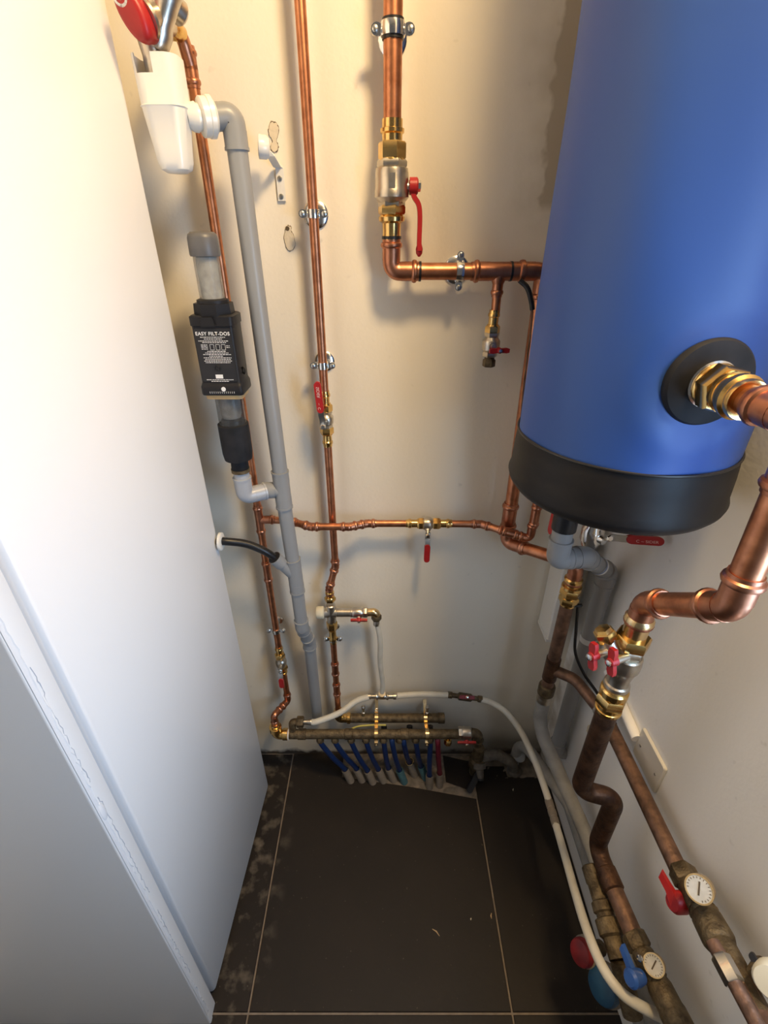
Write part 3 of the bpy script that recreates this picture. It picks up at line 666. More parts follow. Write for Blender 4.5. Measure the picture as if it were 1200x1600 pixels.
MB().tube([V((xu0, yU, zU)), V((xu1, yU, zU))], rm * .98, 20).build('bar', 'brass_old', up)
MB().lathe(V((xu1, yU, zU)), X, [(-.010, rm), (-.008, rm * 1.14), (.010, rm * 1.14), (.011, rm * .9), (.004, rm * .85)], 20).build('end_cap', 'brass_old', up)
m = MB(); m.tube(fillet([V((xM, yU, zU + .022)), V((xM, yU, zU)), V((xu0 + .004, yU, zU))], .010, 6), .0135, 16); m.lathe(V((xu0 - .008, yU, zU)), X, [(0, .014), (.002, .0165), (.010, .0165), (.012, .014)], 18); m.build('elbow', 'brass', up)
m = MB(); m.lathe(V((xM, yU, zU + .034)), -Z, [(-.006, .0095), (-.005, .0125), (.003, .013), (.005, .0155), (.012, .016), (.016, .013)], 20); m.build('adaptor', 'brass_pale', up)
for u in (568, 667):
    p = at(u, 1118, yU); m = MB(); m.lathe(p, Z, [(.008, .007), (.016, .006), (.018, .0035), (.032, .0035), (.033, .0055), (.04, .006), (.044, .003)], 12); m.build('air_vent', 'nickel', up)
for u in (600, 640, 672): MB().lathe(at(u, 1134, yU - .004), V((0, -.5, -.85)), [(0, .009), (.012, .0095), (.018, .008)], 14).build('plug', 'black', up)
for u, dsc in ((588, 'left'), (666, 'right')):
    t = thing('manifold_bracket', 'pale metal strap over both manifold bars, %s one' % ('the one beside the yellow wire' if dsc == 'left' else 'the one nearer the red handled valve'), 'bracket', tuple(at(u, 1140, .93)))
    xx = at(u, 1135, .92).x; path = []
    for cy, cz, a0, a1 in ((yU, zU, 20, 175), (yM, zM, 40, 235)):
        for k in range(9): a = math.radians(a0 + (a1 - a0) * k / 8); path.append(V((xx, cy + (rm + .0022) * math.cos(a), cz + (rm + .0022) * math.sin(a))))
    path = [V((xx, yB_, zU + .03)) for yB_ in (.996,)] + path + [V((xx, yM - .016, zM - .018)), V((xx, yM - .018, zM - .030))]
    MB().ribbon(path, X, .010, .0022).build('strap', 'brass_pale', t)
    MB().lathe(V((xx, yM - .0185, zM - .026)), -Y, [(0, .0035), (.002, .0035), (.003, .002)], 10).build('screw', 'steel', t)
    if dsc == 'left': MB().torus(V((xx, .966, zU + .020)), Y, .0055, .0018, 16, 6).build('eyelet', 'steel', t)
w_ = thing('yellow_wire', 'short yellow wire lying between the two manifold bars', 'wire', tuple(at(570, 1134, .925)))
MB().tube(spline([at(546, 1140, .92), at(560, 1135, .925), at(580, 1133, .926), at(603, 1133, .93)], 6), .0026, 8).build('wire', 'yellow_cable', w_)
# floor heating tubes
tubes = [((501, 1163), (539, 1202), 'tube_blue', 'sleeve'), ((524, 1163), (557, 1201), 'tube_blue', 'sleeve'), ((549, 1164), (574, 1204), 'tube_blue', 'sleeve'), ((572, 1164), (591, 1202), 'tube_blue', 'sleeve'),
         ((599, 1165), (607, 1200), 'tube_blue', 'sleeve'), ((612, 1165), (624, 1203), 'tube_blue', 'sleeve_teal'), ((630, 1166), (640, 1192), 'tube_blue', 'sleeve'), ((649, 1165), (658, 1197), 'tube_blue', 'sleeve_teal'), ((671, 1165), (671, 1211), 'tube_blue', 'sleeve'), ((683, 1163), (687, 1208), 'tube_red', 'sleeve')]
ordn = ['leftmost', 'second from left', 'third from left', 'fourth from left', 'fifth from left', 'sixth from left', 'seventh from left', 'eighth from left', 'rightmost', 'only']
for i, ((u0, v0), (u1, v1), tm, sm) in enumerate(tubes):
    a = at(u0, v0, yM - .010); bt = atz(u1, v1, .055); lean = V((.016 if i < 8 else .002, -.004, -.055)); bb = bt + lean
    c = 'dark red' if tm == 'tube_red' else 'blue'
    t = thing('heating_tube', '%s %s heating tube going into %s in the floor' % (ordn[i], c, 'a teal sleeve' if sm == 'sleeve_teal' else 'a beige sleeve'), 'tube', (bb.x, bb.y, 0), 'heating tubes below the manifold')
    MB().tube(spline([V((a.x, yM, zM - .012)), V((a.x + .002, a.y, zM - .03)), (a + bt) / 2 + V((0, -.002, 0)), bt, bb], 5), .0078, 12).build('tube', tm, t)
    m = MB(); d = lean.normalized(); m.lathe(bt, d, [(.0, .0092), (.0, .0115), (.003, .012), (.05, .0118), (.061, .0118)], 18, cap=False); m.lathe(bt, d, [(0, .0110), (.0, .0092), (.03, .009)], 18, cap=False); m.build('sleeve', sm, t)
    if i == 6:
        MB().torus(bt + Z * .006, d, .0125, .0025, 18, 6).build('ring_clip', 'brass_pale', t)
# white hoses
rh = .0088
wh = thing('white_hose', 'long white hose looping from the manifold along the wall down to the floor', 'hose', tuple(at(700, 1086, .96)))
tq = at(597, 1088, .962)
MB().tube(spline([hoz + X * .034, hoz + X * .055 + Z * .002, at(530, 1114, .925), at(556, 1096, .95), at(576, 1089, .96)], 8), rh, 14).build('hose', 'white_hose', wh)
MB().tube(spline([at(621, 1087, .962), at(660, 1085, .963), at(700, 1086, .962)], 8), rh, 14).build('hose', 'white_hose', wh)
main = spline([at(748, 1092, .955), at(768, 1098, .945), at(790, 1112, .92), at(812, 1140, .88), atz(832, 1180, .29), atz(849, 1225, .27), atz(863, 1270, .27), atz(882, 1335, .295), atz(898, 1392, .33), atz(916, 1450, .375), atz(940, 1508, .405), atz(972, 1552, .405), atz(1016, 1580, .385), atz(1052, 1596, .355)], 9)
MB().tube(main, rh, 14).build('hose', 'white_hose', wh)
m = MB(); jp = atz(863, 1270, .27); jd = (atz(882, 1335, .295) - atz(849, 1225, .27)).normalized(); m.lathe(jp, jd, [(-.034, .0088), (-.033, .0102), (-.014, .0102), (-.012, .009), (-.006, .0105), (.006, .0105), (.012, .009), (.014, .0102), (.033, .0102), (.034, .0088)], 16); m.build('joint', 'sleeve', wh)
m = MB(); m.lathe(hoz + X * .014, X, [(0, .007), (.006, .008), (.008, .0072), (.022, .0098), (.024, .0098), (.026, .0088)], 14); m.build('ferrule', 'nickel', wh)
for p, s in ((tq - X * .012, -1), (tq + X * .012, 1)):
    m = MB(); m.lathe(p, X * s, [(-.004, .006), (.002, .0105), (.006, .0105), (.008, .007), (.020, .0068), (.021, .0092), (.03, .0092)], 14); m.build('ferrule', 'nickel', wh)
m = MB(); m.lathe(tq, X, [(-.012, .0075), (-.006, .009), (.006, .009), (.012, .0075)], 14); m.lathe(tq, V((0, -.3, .95)), [(0, .008), (.016, .008), (.017, .0105), (.022, .0105)], 14); m.build('tee', 'nickel', wh)
hv = thing('hose_valve', 'small inline valve with dark red butterfly handle on the white hose', 'valve', tuple(at(726, 1088, .96)))
p0, p1 = at(704, 1086, .962), at(748, 1092, .955); hd = (p1 - p0).normalized(); Lh = (p1 - p0).length
m = MB(); m.lathe(p0, hd, [(-.008, .0098), (.004, .0098), (.006, .007), (Lh * .25, .007), (Lh * .3, .0115), (Lh * .72, .0115), (Lh * .78, .007), (Lh - .004, .007), (Lh - .002, .0098), (Lh + .010, .0098)], 16); m.build('body', 'brass_old', hv)
butterfly(hv, p0 + hd * Lh * .55 + V((0, -.008, .010)), V((0, -.6, .7)), hd + Z * .12, .022, .011, 'red_dark')
vh = thing('white_hose', 'thin white vertical hose hanging under the mixing valve elbow', 'hose', tuple(tq))
MB().tube(spline([ce - Z * .030, at(594, 1000, .95), at(594, 1035, .952), at(598, 1066, .958), tq + V((0, -.003, .022))], 8), .0072, 14).build('hose', 'white_hose', vh)
MB().lathe(ce - Z * .024, -Z, [(0, .006), (.004, .0085), (.02, .0085), (.021, .0075)], 14).build('ferrule', 'nickel', vh)

# ================================================================== GREY DRAIN STACK, FILTER, SAFETY GROUP
rg = .0158; zU_ = zy(1122, .952)
gp_ = thing('grey_drain_pipe', 'long grey plastic drain pipe down the left of the back wall', 'pipe', (-.21, .93, 0))
yG = .915
gt = at(356, 176, yG); g0 = at(372, 235, yG); g1 = at(441, 765, yG); g2 = at(462, 905, yG); g3 = at(472, 980, yG); g4 = at(483, 1000, .945); g5 = V((at(496, 1122, .965).x, .965, zU_ + .012)); g6 = V((g5.x, .999, zU_ + .012))
cpl = at(336, 183, .905)
gtop = V((at(366, 200, yG).x, yG, at(360, 180, yG).z))
run(gp_, [cpl, gtop, g1 + Z * .03], rg, 'pvc', 'pvc', 'pvc', R=.026)
MB().tube([g1 - Z * .03, g2], rg, 20).build('pipe', 'pvc', gp_)
tee(gp_, g1, g0 - g1, V((-1, -.12, 0)), rg, rg, .022, .012, 'pvc', 'pvc')
run(gp_, [g2, g3, g4 + V((.0, 0, -.004)), g5 - Z * .03], rg, 'pvc', 'pvc', 'pvc', R=.02)
wy = g2 + (g1 - g2).normalized() * .008; wb = at(434, 876, .90)
m = MB(); dw = (g1 - g2).normalized(); m.tube([wy - dw * .028, wy + dw * .035], rg * 1.1, 20); socket(m, wy + dw * .03, dw, rg, .022); socket(m, wy - dw * .024, -dw, rg, .022)
bd = (wb - wy).normalized(); m.tube([wy, wb], rg * .82, 18); m.lathe(wb, bd, [(-.016, rg * .82), (-.014, rg * .98), (.012, rg * 1.02), (.012, rg * .7)], 20); m.build('branch_fitting', 'pvc', gp_)
MB().lathe(wb + bd * .012, bd, [(-.002, rg * .95), (.002, rg * .95), (.003, rg * .6)], 18).build('rubber_seal', 'black', gp_)
cap_ = g1 + V((-.052, -.008, 0))
bh = thing('black_hose', 'short black hose from the white cabinet into the grey drain pipe', 'hose', tuple(grom))
MB().tube(spline([grom - X * .01, grom + X * .01, at(385, 850, .885), at(415, 862, .89), wb + bd * .006, wb - bd * .012], 8), .0088, 14).build('hose', 'black', bh)
# filter
yF = .885; xF = at(345, 545, yF).x
ft = thing('filter_dosing_unit', 'black and clear condensate filter with white lettering beside the grey drain pipe', 'filter', (xF, yF, zy(735, yF)))
zf = lambda v: zy(v, yF - .02)
c = lambda v: V((xF, yF, zf(v)))
def lat(prof, n=28): return MB().lathe(V((xF, yF, 0)), Z, [(zf(v), r) for v, r in prof][::-1], n)
lat([(361, .006), (362, .018), (366, .0225), (372, .024), (398, .0245), (401, .0235)]).build('top_cap', 'cap_grey', ft)
lat([(400, .0205), (472, .0205)]).build('clear_tube', 'clear', ft)
lat([(402, .0165), (420, .018), (436, .0165), (470, .017)], 16).build('granules', 'granules', ft)
m = lat([(468, .021), (470, .0265), (478, .027)]); m.lathe(V((xF, yF, zf(496))), Z, [(0, .033), (.002, .034), (zf(475) - zf(496), .0325)], 8, ph=math.pi / 8); m.build('hex_neck', 'black_body', ft)
def rr(wd, dp, r, k=4):
    out = []
    for sx, sy, a0 in ((1, -1, -90), (1, 1, 0), (-1, 1, 90), (-1, -1, 180)): out += corner_pts(sx * (wd/2 - r), sy * (dp/2 - r), r, a0, a0 + 90, k)
    return out
def stack(levels):
    m = MB(); pr = None
    for v, wd, dp, r in levels:
        i = len(m.v); pl = rr(wd, dp, r); n = len(pl)
        for a, b in pl: m.v.append(V((xF + a, yF + b, zf(v))))
        if pr is not None: m.bridge(i, pr, n)
        else: m.f.append(tuple(range(i, i + n)))
        pr = i
    m.f.append(tuple(range(pr + n - 1, pr - 1, -1))); return m
bf = .030
m = stack([(492, .068, .058, .008), (494, .074, .062, .008), (508, .074, .062, .008), (509, .070, .058, .006), (596, .070, .058, .006), (599, .072, .062, .006), (602, .074, .066, .006), (613, .075, .066, .006), (615, .073, .064, .006)])
m.prism([(-.012, 0), (.012, 0), (.009, zf(494) - zf(508)), (-.009, zf(494) - zf(508))], V((xF - .004, yF - .0325, zf(508))), X, Z, -Y, .003)
m.build('body', 'black_body', ft)
MB().prism(rr(.062, zf(512) - zf(594), .003), V((xF, yF - .0285, (zf(512) + zf(594)) / 2)), X, Z, -Y, .0016).build('front_plate', 'label_black', ft)
fy = yF - .0302
fp_ = bpy.data.objects.get('front_plate')
text('EASY FILT-DOS', V((xF, fy, zf(520))), X, Z, .0080, 'print_white', fp_, 'title_lettering', .00016, space=1.1)
m = MB()
def dashes(v, x0, x1, h):
    x = x0
    while x < x1 - .001:
        wd = min(random.uniform(.0014, .0046), x1 - x); z = zf(v)
        m.v += [V((xF + x, fy - .0004, z - h/2)), V((xF + x + wd, fy - .0004, z - h/2)), V((xF + x + wd, fy - .0004, z + h/2)), V((xF + x, fy - .0004, z + h/2))]; k = len(m.v); m.f.append((k-4, k-3, k-2, k-1)); x += wd + .0009
for v, x0, x1 in ((525.2, -.022, .022), (528, -.016, .016), (531, -.026, .026), (533.5, -.020, .022), (547, -.014, .019), (549.5, -.018, .022), (552, -.022, .026), (554.5, -.012, .012), (557, -.022, .026), (559.5, -.020, .026), (562, -.022, .026), (564.5, -.020, .024), (591, -.024, .024), (593.4, -.016, .016)): dashes(v, x0, x1, .0011)
for v in (537, 539.2, 541.4, 543.6): dashes(v, -.023, -.012, .0009)
for v in (538.5, 541): dashes(v, .020, .026, .0009)
for x0, x1 in ((-.008, -.001), (.002, .009), (.0115, .0185)):
    for a, b_, c_, d_ in ((x0, x1, 536.2, 536.7), (x0, x1, 544.6, 545.1), (x0, x0 + .0005, 536.2, 545.1), (x1 - .0005, x1, 536.2, 545.1)):
        m.v += [V((xF + q, fy - .0004, zf(v))) for q, v in ((a, d_), (b_, d_), (b_, c_), (a, c_))]; k = len(m.v); m.f.append((k-4, k-3, k-2, k-1))
m.v += [V((xF + q, fy - .0004, zf(v))) for q, v in ((-.007, 589), (.006, 589), (.006, 583), (-.007, 583))]; k = len(m.v); m.f.append((k-4, k-3, k-2, k-1))
m.build('small_print', 'print_white', fp_, False)
m = MB(); m.torus(V((xF - .001, fy - .0004, zf(573))), Y, .0048, .0008, 18, 6); m.stadium(V((xF - .004, fy - .0004, zf(571.5))), V((xF + .002, fy - .0004, zf(575))), .002, Y, .0008); m.build('plate_screw', 'black', fp_)
MB().lathe(V((xF + .004, yF - .0325, zf(605))), -Y, [(0, .004), (.0012, .004)], 16).build('setting_pointer', 'print_white', ft)
m = MB()
for i in range(13):
    x = xF - .021 + i * .0036; m.box(V((x, yF - .0334, zf(610))), .0005, .0006, .0035)
m.build('scale_marks', 'print_white', ft, False)
stack([(615, .066, .056, .008), (616, .067, .057, .008), (622, .066, .056, .008)]).build('ochre_ring', 'ochre', ft)
lat([(620, .0255), (672, .0255)]).build('lower_clear_tube', 'smoke', ft)
lat([(622, .019), (636, .020), (652, .019), (657, .017)], 16).build('lower_granules', 'granules', ft)
lat([(657, .012), (660, .021), (672, .021)], 16).build('float', 'black', ft)
lat([(666, .027), (667, .029), (686, .0292), (712, .0290), (722, .027), (725, .0150)]).build('rubber_cup', 'black_rubber', ft)
lat([(722, .0165), (738, .0175), (740, .016)]).build('rubber_neck', 'black_rubber', ft)
lat([(738, .0186), (743, .0186)]).build('clamp_ring', 'brass_old', ft)
MB().torus(V((xF + .038, yF - .01, zf(581))), X + Y * .8, .0055, .0016, 14, 6).build('side_loop', 'black', ft)
fe = thing('drain_elbow', 'light grey plastic elbow under the black filter', 'elbow', (xF, yF, g1.z))
run(fe, [V((xF, yF, zf(741))), V((xF, yF, g1.z)), g1 + V((-.03, -.004, 0))], rg, 'pvc_light', 'pvc_light', 'pvc', R=.024)
# white trap with coupling
yT = .878; xT2 = at(262, 180, yT).x
tp = thing('white_trap', 'white plastic tundish trap at top left under the red knob', 'trap', (xT2, yT, zy(268, yT)))
zt_ = lambda v: zy(v, yT)
m = MB(); prv = None
lv_ = [(90, .062, .054, .018), (130, .062, .054, .018), (168, .061, .053, .018), (170, .0635, .055, .018), (172, .0605, .053, .018), (230, .050, .047, .016), (255, .047, .044, .016), (266, .041, .039, .014), (271, .028, .028, .012)]
for v, wd, dp, r in lv_:
    i = len(m.v); pl = rr(wd, dp, r, 6); n = len(pl); xo = -.002 if v < 100 else 0
    for a, b_ in pl: m.v.append(V((xT2 + a, yT + b_, zt_(v))))
    if prv is not None: m.bridge(i, prv, n)
    prv = i
m.f.append(tuple(range(prv + n - 1, prv - 1, -1)))
wnd = m.build('cup', 'white_plastic', tp)
so = wnd.modifiers.new('thickness', 'SOLIDIFY'); so.thickness = .003; so.offset = -1
bo = MB().box(V((xT2 - .012, yT - .027, zt_(104))), .024, .03, zt_(86) - zt_(122)).build('cutter', 'white_plastic', None)
bl = wnd.modifiers.new('opening', 'BOOLEAN'); bo.location -= V(wnd.matrix_world.translation) * 0; bl.object = bo; bl.solver = 'EXACT'
bpy.context.view_layer.update()
dg = bpy.context.evaluated_depsgraph_get(); me2 = bpy.data.meshes.new_from_object(wnd.evaluated_get(dg)); wnd.modifiers.clear(); wnd.data = me2
bpy.data.objects.remove(bo)
me2.polygons.foreach_set('use_smooth', [True] * len(me2.polygons)); me2.set_sharp_from_angle(angle=math.radians(40))
MB().lathe(V((xT2 - .006, yT, 0)), Z, [(zt_(170), .012), (zt_(168), .0125), (zt_(88), .0135), (zt_(62), .0165), (zt_(58), .015)], 22).build('spout', 'nickel', tp)
ca, cb = V((xT2 + .024, yT + .006, zt_(182))), cpl
m = MB(); dcp = (cb - ca).normalized(); Lc = (cb - ca).length
m.lathe(ca, dcp, [(0, .012), (Lc * .2, .0175), (Lc * .34, .0185), (Lc * .36, .0165), (Lc * .46, .0165), (Lc * .48, .0225), (Lc * .52, .0245), (Lc * .72, .0245), (Lc * .74, .026), (Lc * .9, .026), (Lc * .93, .0225), (Lc, .02)], 26); m.build('coupling_nut', 'white_plastic', tp)
sg = thing('safety_group', 'nickel safety valve with red knob at the top left corner', 'valve', tuple(at(245, 30, .875)))
s0 = at(248, 20, .872); MB().lathe(at(246, 66, .876), at(262, -10, .872) - at(246, 66, .876), [(-.006, .015), (.012, .017), (.022, .0145), (.04, .016), (.06, .018), (.085, .017)], 22).build('body', 'nickel', sg)
ka, kb = at(232, 44, .862), at(196, -4, .845); kd = (kb - ka).normalized(); kn = V((-.25, -.9, -.25))
k1 = at(222, 32, .85); m = MB(); m.lathe(at(243, 24, .868), k1 - at(243, 24, .868), [(0, .014), (.012, .016), (.017, .0225), (.021, .022)], 22); m.build('collar', 'nickel', sg)
ku, kw, _ = frame(kn, kd); m = MB()
def ov(s, t): return [(.5 * (.064 * s) * math.cos(a), .5 * (.036 * s) * math.sin(a)) for a in [2 * math.pi * k / 28 for k in range(28)]]
prv = None
ko = at(212, 19, .846)
for t, s in ((-.012, .96), (-.010, 1.0), (.004, 1.0), (.010, .94), (.0135, .82), (.015, .6)):
    i = len(m.v)
    for a, b_ in ov(s, t): m.v.append(ko + ku * a + kw * b_ + kn.normalized() * t)
    if prv is not None: m.bridge(prv, i, 28)
    else: m.f.append(tuple(range(i + 27, i - 1, -1)))
    prv = i
m.f.append(tuple(range(prv, prv + 28))); kn_o = m.build('knob', 'red', sg)
ks = ko + ku * .016 + kn.normalized() * .013
MB().lathe(ks, kn, [(0, .0105), (.002, .0105), (.002, .0075), (.0005, .007), (.0005, .002)], 20).build('knob_ring', 'white_plastic', kn_o); MB().lathe(ks, kn, [(0, .005), (.002, .0045), (.002, .002)], 12).build('screw', 'chrome', kn_o)
m = MB(); m.lathe(at(252, -6, .885), at(272, 12, .90) - at(252, -6, .885), [(0, .012), (.01, .0145), (.03, .0145), (.033, .012)], 20); m.build('side_lever', 'nickel', sg)
MB().tube([at(250, 42, .88), e1], .0105, 16).build('side_outlet', 'nickel', sg)
# wall bracket hook
wb_ = thing('wall_hook', 'bent white metal hook bracket screwed to the wall beside the grey pipe', 'hook', tuple(at(440, 290, .998)))
y_ = .997
p3 = at(441, 314, y_); p2 = at(436, 267, y_); p1 = at(423, 243, .962); 
MB().ribbon([p3, V((p3.x, y_, p2.z + .004)), V((p2.x - .002, y_ - .003, p2.z + .006)), p1, p1 + V((-.006, -.002, .006))], X, [.0135, .0135, .0135, .0125, .0125], .0025).build('arm', 'white_plastic', wb_)
MB().lathe(at(404, 229, .952), V((1, .15, -.08)), [(0, .0155), (.001, .0165), (.012, .016), (.017, .012), (.018, .004)], 24).build('cup', 'white_plastic', wb_)
for v in (279, 307): MB().lathe(V((p3.x - .0005, y_ - .0012, zy(v, y_))), -Y, [(0, .0042), (.0015, .004), (.0022, .002)], 12).build('screw', 'steel', wb_)

# ================================================================== UNDER THE TANK AND RIGHT CORNER
up_ = thing('grey_drain_pipe', 'dark grey plastic pipe bending from under the tank down into the corner', 'pipe', (.5, .862, .2))
ya = .745; xa = at(882, 820, ya).x; za = at(872, 868, ya).z
a0 = V((xa, ya, zy(812, ya))); a1 = V((xa, ya, za)); a2 = V((.500, .862, .868)); a3 = V((.500, .862, .225)); a4 = V((.529, .872, .205))
za = at(872, 873, ya).z; a1 = V((xa, ya, za)); a15 = V((xa + .058, ya + .012, za - .004))
run(up_, [a0, a1, a15, a2, a3, a4], .0190, 'pvc_dark', 'pvc_dark', 'pvc', R=.022)
MB().tube([V((xa, ya, zy(826, ya))), V((xa, ya, 1.165))], .0222, 22).build('black_collar', 'black', up_)
sl = a15 + (a2 - a15) * .52; sdir = (a2 - a15).normalized(); m = MB(); m.lathe(sl, sdir, [(-.011, .0199), (.011, .0199)], 24, cap=False); m.build('sticker', 'sticker', up_)
m = MB(); m.lathe(sl, sdir, [(-.009, .0201), (-.001, .0201)], 24, cap=False); m.build('sticker_print', 'sticker_blue', up_)
MB().lathe(V((.500, .862, zy(998, .86))), Z, [(-.008, .0198), (.008, .0198)], 24, cap=False).build('white_tape', 'sticker', up_)
# valves under the tank
b = thing('lever_valve', 'chrome ball valve with red lever pointing right under the tank', 'valve', tuple(at(922, 830, .80)))
q = at(925, 834, .80)
m = MB(); m.lathe(V((q.x, q.y, 1.16)), -Z, [(0, .015), (1.16 - q.z - .03, .015)], 20); m.lathe(q, Z, [(-.03, .013), (-.026, .0165), (-.018, .0185), (-.012, .0215), (.012, .0215), (.02, .018), (.03, .017)], 24); m.lathe(q, V((.45, -.89, 0)), [(.018, .009), (.030, .0085)], 14); m.build('body', 'chrome', b)
m = MB(); m.hexn(q, -Z, .028, .046, .0135); m.build('outlet_nut', 'brass_old', b)
st = at(951, 840, .772); lvd = at(1045, 846, .735) - st
lv, gr = lever(b, st, V((.1, -.95, .25)), lvd, .017, .028, .062, off=.002)
g_c = at(1008, 845, .749); nn = V((.1, -.95, .25)).normalized(); dx = lvd.normalized(); text('C ~ SIDER', g_c + nn * .0065, dx, nn.cross(dx), .0085, 'print_red', gr)
b = thing('lever_valve', 'ball valve with red lever hanging edge on beside the grey pipe collar', 'valve', tuple(at(866, 815, .80)))
q = at(872, 795, .80); MB().lathe(V((q.x + .012, q.y, 1.165)), -Z, [(0, .013), (.015, .017), (.05, .017), (.06, .012)], 20).build('body', 'nickel', b)
m = MB(); m.stadium(at(868, 800, .79), at(860, 834, .79), .016, X + Y * .15, .0065); m.build('grip', 'red', b)
# white trunking
tr = thing('cable_trunking', 'white plastic cable trunking fixed in the back right corner', 'trunking', (.45, .97, .6))
m = MB(); m.prism([(.427, .999), (.427, .926), (.430, .923), (.471, .923), (.474, .926), (.474, .999)], V((0, 0, .60)), X, Y, Z, 1.1); m.build('duct', 'white_plastic', tr)
m = MB(); m.prism([(.4255, .999), (.4255, .9222), (.4755, .9222), (.4755, .999)], V((0, 0, .592)), X, Y, Z, .010); m.build('end_cap', 'white_plastic', tr)
# tarnished vertical pipe with branch
vp = thing('old_copper_pipe', 'brown tarnished copper pipe with brass union in the back right corner', 'pipe', (.408, .822, .5))
zt2, zb2 = zy(955, .82), zy(1072, .82); xV, yV = .408, .822
m = MB(); zu = zd - .034; m.lathe(V((xV, yV, zu)), -Z, [(0, .0142), (0, .0165), (.003, .0195), (.009, .0195), (.011, .0165), (.020, .0165), (.022, .021), (.028, .0215), (.03, .018), (.075, .0165)], 24); m.hexn(V((xV, yV, zu)), -Z, .030, .048, .0225, ph=.2); m.hexn(V((xV, yV, zu)), -Z, .053, .069, .0215, ph=.5); m.build('union', 'brass', vp)
MB().tube([V((xV, yV, zd - .10)), V((xV, yV, zb2))], .0150, 20).build('pipe', 'copper_brown', vp)
tv = V((xV, yV, zy(1045, yV)))
m = MB(); m.lathe(tv, Z, [(-.034, .0150), (-.033, .0172), (.036, .0172), (.037, .0150)], 20); m.build('tee', 'copper_old', vp)
xp2, zp2 = .492, .594
MB().tube(fillet([tv + V((.004, -.004, 0)), tv + V((.045, -.035, .004)), V((.487, .700, .597)), V((xp2, .60, zp2))], .05, 8), .0135, 16).build('branch', 'copper_brown', vp)
bp_ = V((xp2, .642, zp2))
MB().lathe(V((.4845, .705, .598)), V((.02, -1, -.02)), [(-.008, .0135), (-.007, .0165), (.007, .0165), (.008, .0135)], 18).build('white_joint', 'pe_grey', vp)
m = MB(); m.lathe(V((xV, yV, zb2 + .004)), -Z, [(0, .0152), (.002, .019), (.006, .0205), (.03, .0205), (.034, .018), (.038, .018)], 22); m.build('lower_union', 'brass_old', vp)
MB().tube([V((xp2 - .001, .67, zp2 + .002)), V((xp2, .39, zp2 + .008))], .0145, 18).build('wall_pipe', 'copper_brown', vp)
ge = thing('grey_supply_pipe', 'grey plastic pipe bending from the old union to run along the right wall', 'pipe', (xV, yV, .3))
gz = zb2 - .032
MB().tube(fillet([V((xV, yV, gz)), V((xV, yV, gz - .12)), V((.497, .62, .245)), V((.505, .30, .245))], .10, 9), .0172, 18).build('pipe', 'pe_grey', ge)
m = MB(); m.lathe(V((xV, yV, gz + .006)), -Z, [(0, .017), (.002, .0192), (.012, .0192), (.013, .0182), (.018, .0192), (.028, .0192), (.03, .0172)], 20); m.build('crimp_sleeve', 'nickel', ge)
g2_ = thing('grey_supply_pipe', 'lower grey plastic pipe lying close above the floor at the right wall', 'pipe', (.5, .7, .1))
MB().tube(fillet([V((.425, .955, .0)), V((.43, .95, .15)), V((.508, .74, .165)), V((.511, .30, .165))], .07, 8), .0165, 18).build('pipe', 'pe_grey', g2_)
MB().lathe(V((.5095, .52, .165)), Y, [(-.02, .0165), (-.018, .019), (.018, .019), (.02, .0165)], 18).build('coupling', 'pe_grey', g2_)
# black cable
bc = thing('black_cable', 'thin black cable hanging beside the tarnished vertical pipe', 'cable', tuple(at(900, 1000, .83)))
MB().tube(spline([at(903, 946, .815), at(900, 985, .815), at(899, 1020, .815), at(912, 1052, .80), at(930, 1078, .77), at(948, 1106, .72), at(962, 1132, .69)], 8), .0035, 10).build('cable', 'black', bc)
MB().lathe(at(903, 946, .815), X, [(-.012, .003), (-.01, .004), (.008, .004), (.01, .002)], 8).build('cable_tie', 'black', bc)
sc = thing('sensor_cable', 'thin dark capillary hanging along the left edge of the blue tank', 'cable', tuple(at(832, 480, .93)))
MB().tube(spline([at(812, 438, .935), at(824, 450, .93), at(830, 470, .928), at(832, 484, .928)], 6), .0045, 10).build('foam_sleeve', 'black', sc)
MB().tube(spline([at(832, 478, .928), at(829, 520, .93), at(824, 560, .932), at(818, 610, .934), at(812, 680, .934)], 8), .002, 8).build('cable', 'copper_brown', sc)
# switch plate
sp = thing('blank_plate', 'white square blank cover plate on the right wall behind the brown pipe', 'cover plate', (XR, .58, .61))
pc = V((XR - .0005, .580, .617)); m = MB(); m.prism(rr(.090, .078, .004), pc, Y, Z, -X, .006, .002); m.build('plate', 'switch_white', sp)
MB().tube([V((XR - .010, .78, .64)), V((XR - .010, .622, .622))], .0105, 14).build('conduit', 'wall_right', sp)
for dy in (-.03, .03): MB().lathe(pc + V((-.006, dy, 0)), -X, [(0, .0028), (.0008, .0025)], 10).build('screw', 'steel', sp)

# ================================================================== OLD FITTINGS AT THE BACK RIGHT FLOOR CORNER
of = thing('old_drain_fitting', 'dirty old drain fitting with black handle on the floor beside the manifold', 'valve', tuple(atz(745, 1215, 0)))
oc = atz(745, 1192, .05); m = MB(); m.lathe(V((oc.x, oc.y, 0)), Z, [(0, .020), (.03, .0205), (.04, .026), (.07, .026), (.078, .019), (.13, .0165)], 20); m.build('body', 'brass_old', of)
so_ = V((oc.x + .004, oc.y - .02, .062)); sdd = V((.05, -.75, -.65)); m = MB(); m.lathe(so_, sdd, [(-.01, .020), (.006, .0195), (.008, .013), (.03, .010), (.034, .0085)], 18); m.build('spout', 'pe_grime', of)
MB().lathe(so_ + sdd.normalized() * .033, sdd, [(0, .0095), (.006, .0095), (.007, .003)], 16).build('spout_cap', 'black', of)
MB().stadium(atz(748, 1206, .045), atz(731, 1238, .012), .019, V((.1, -.72, .7)).normalized(), .012).build('handle', 'black', of)
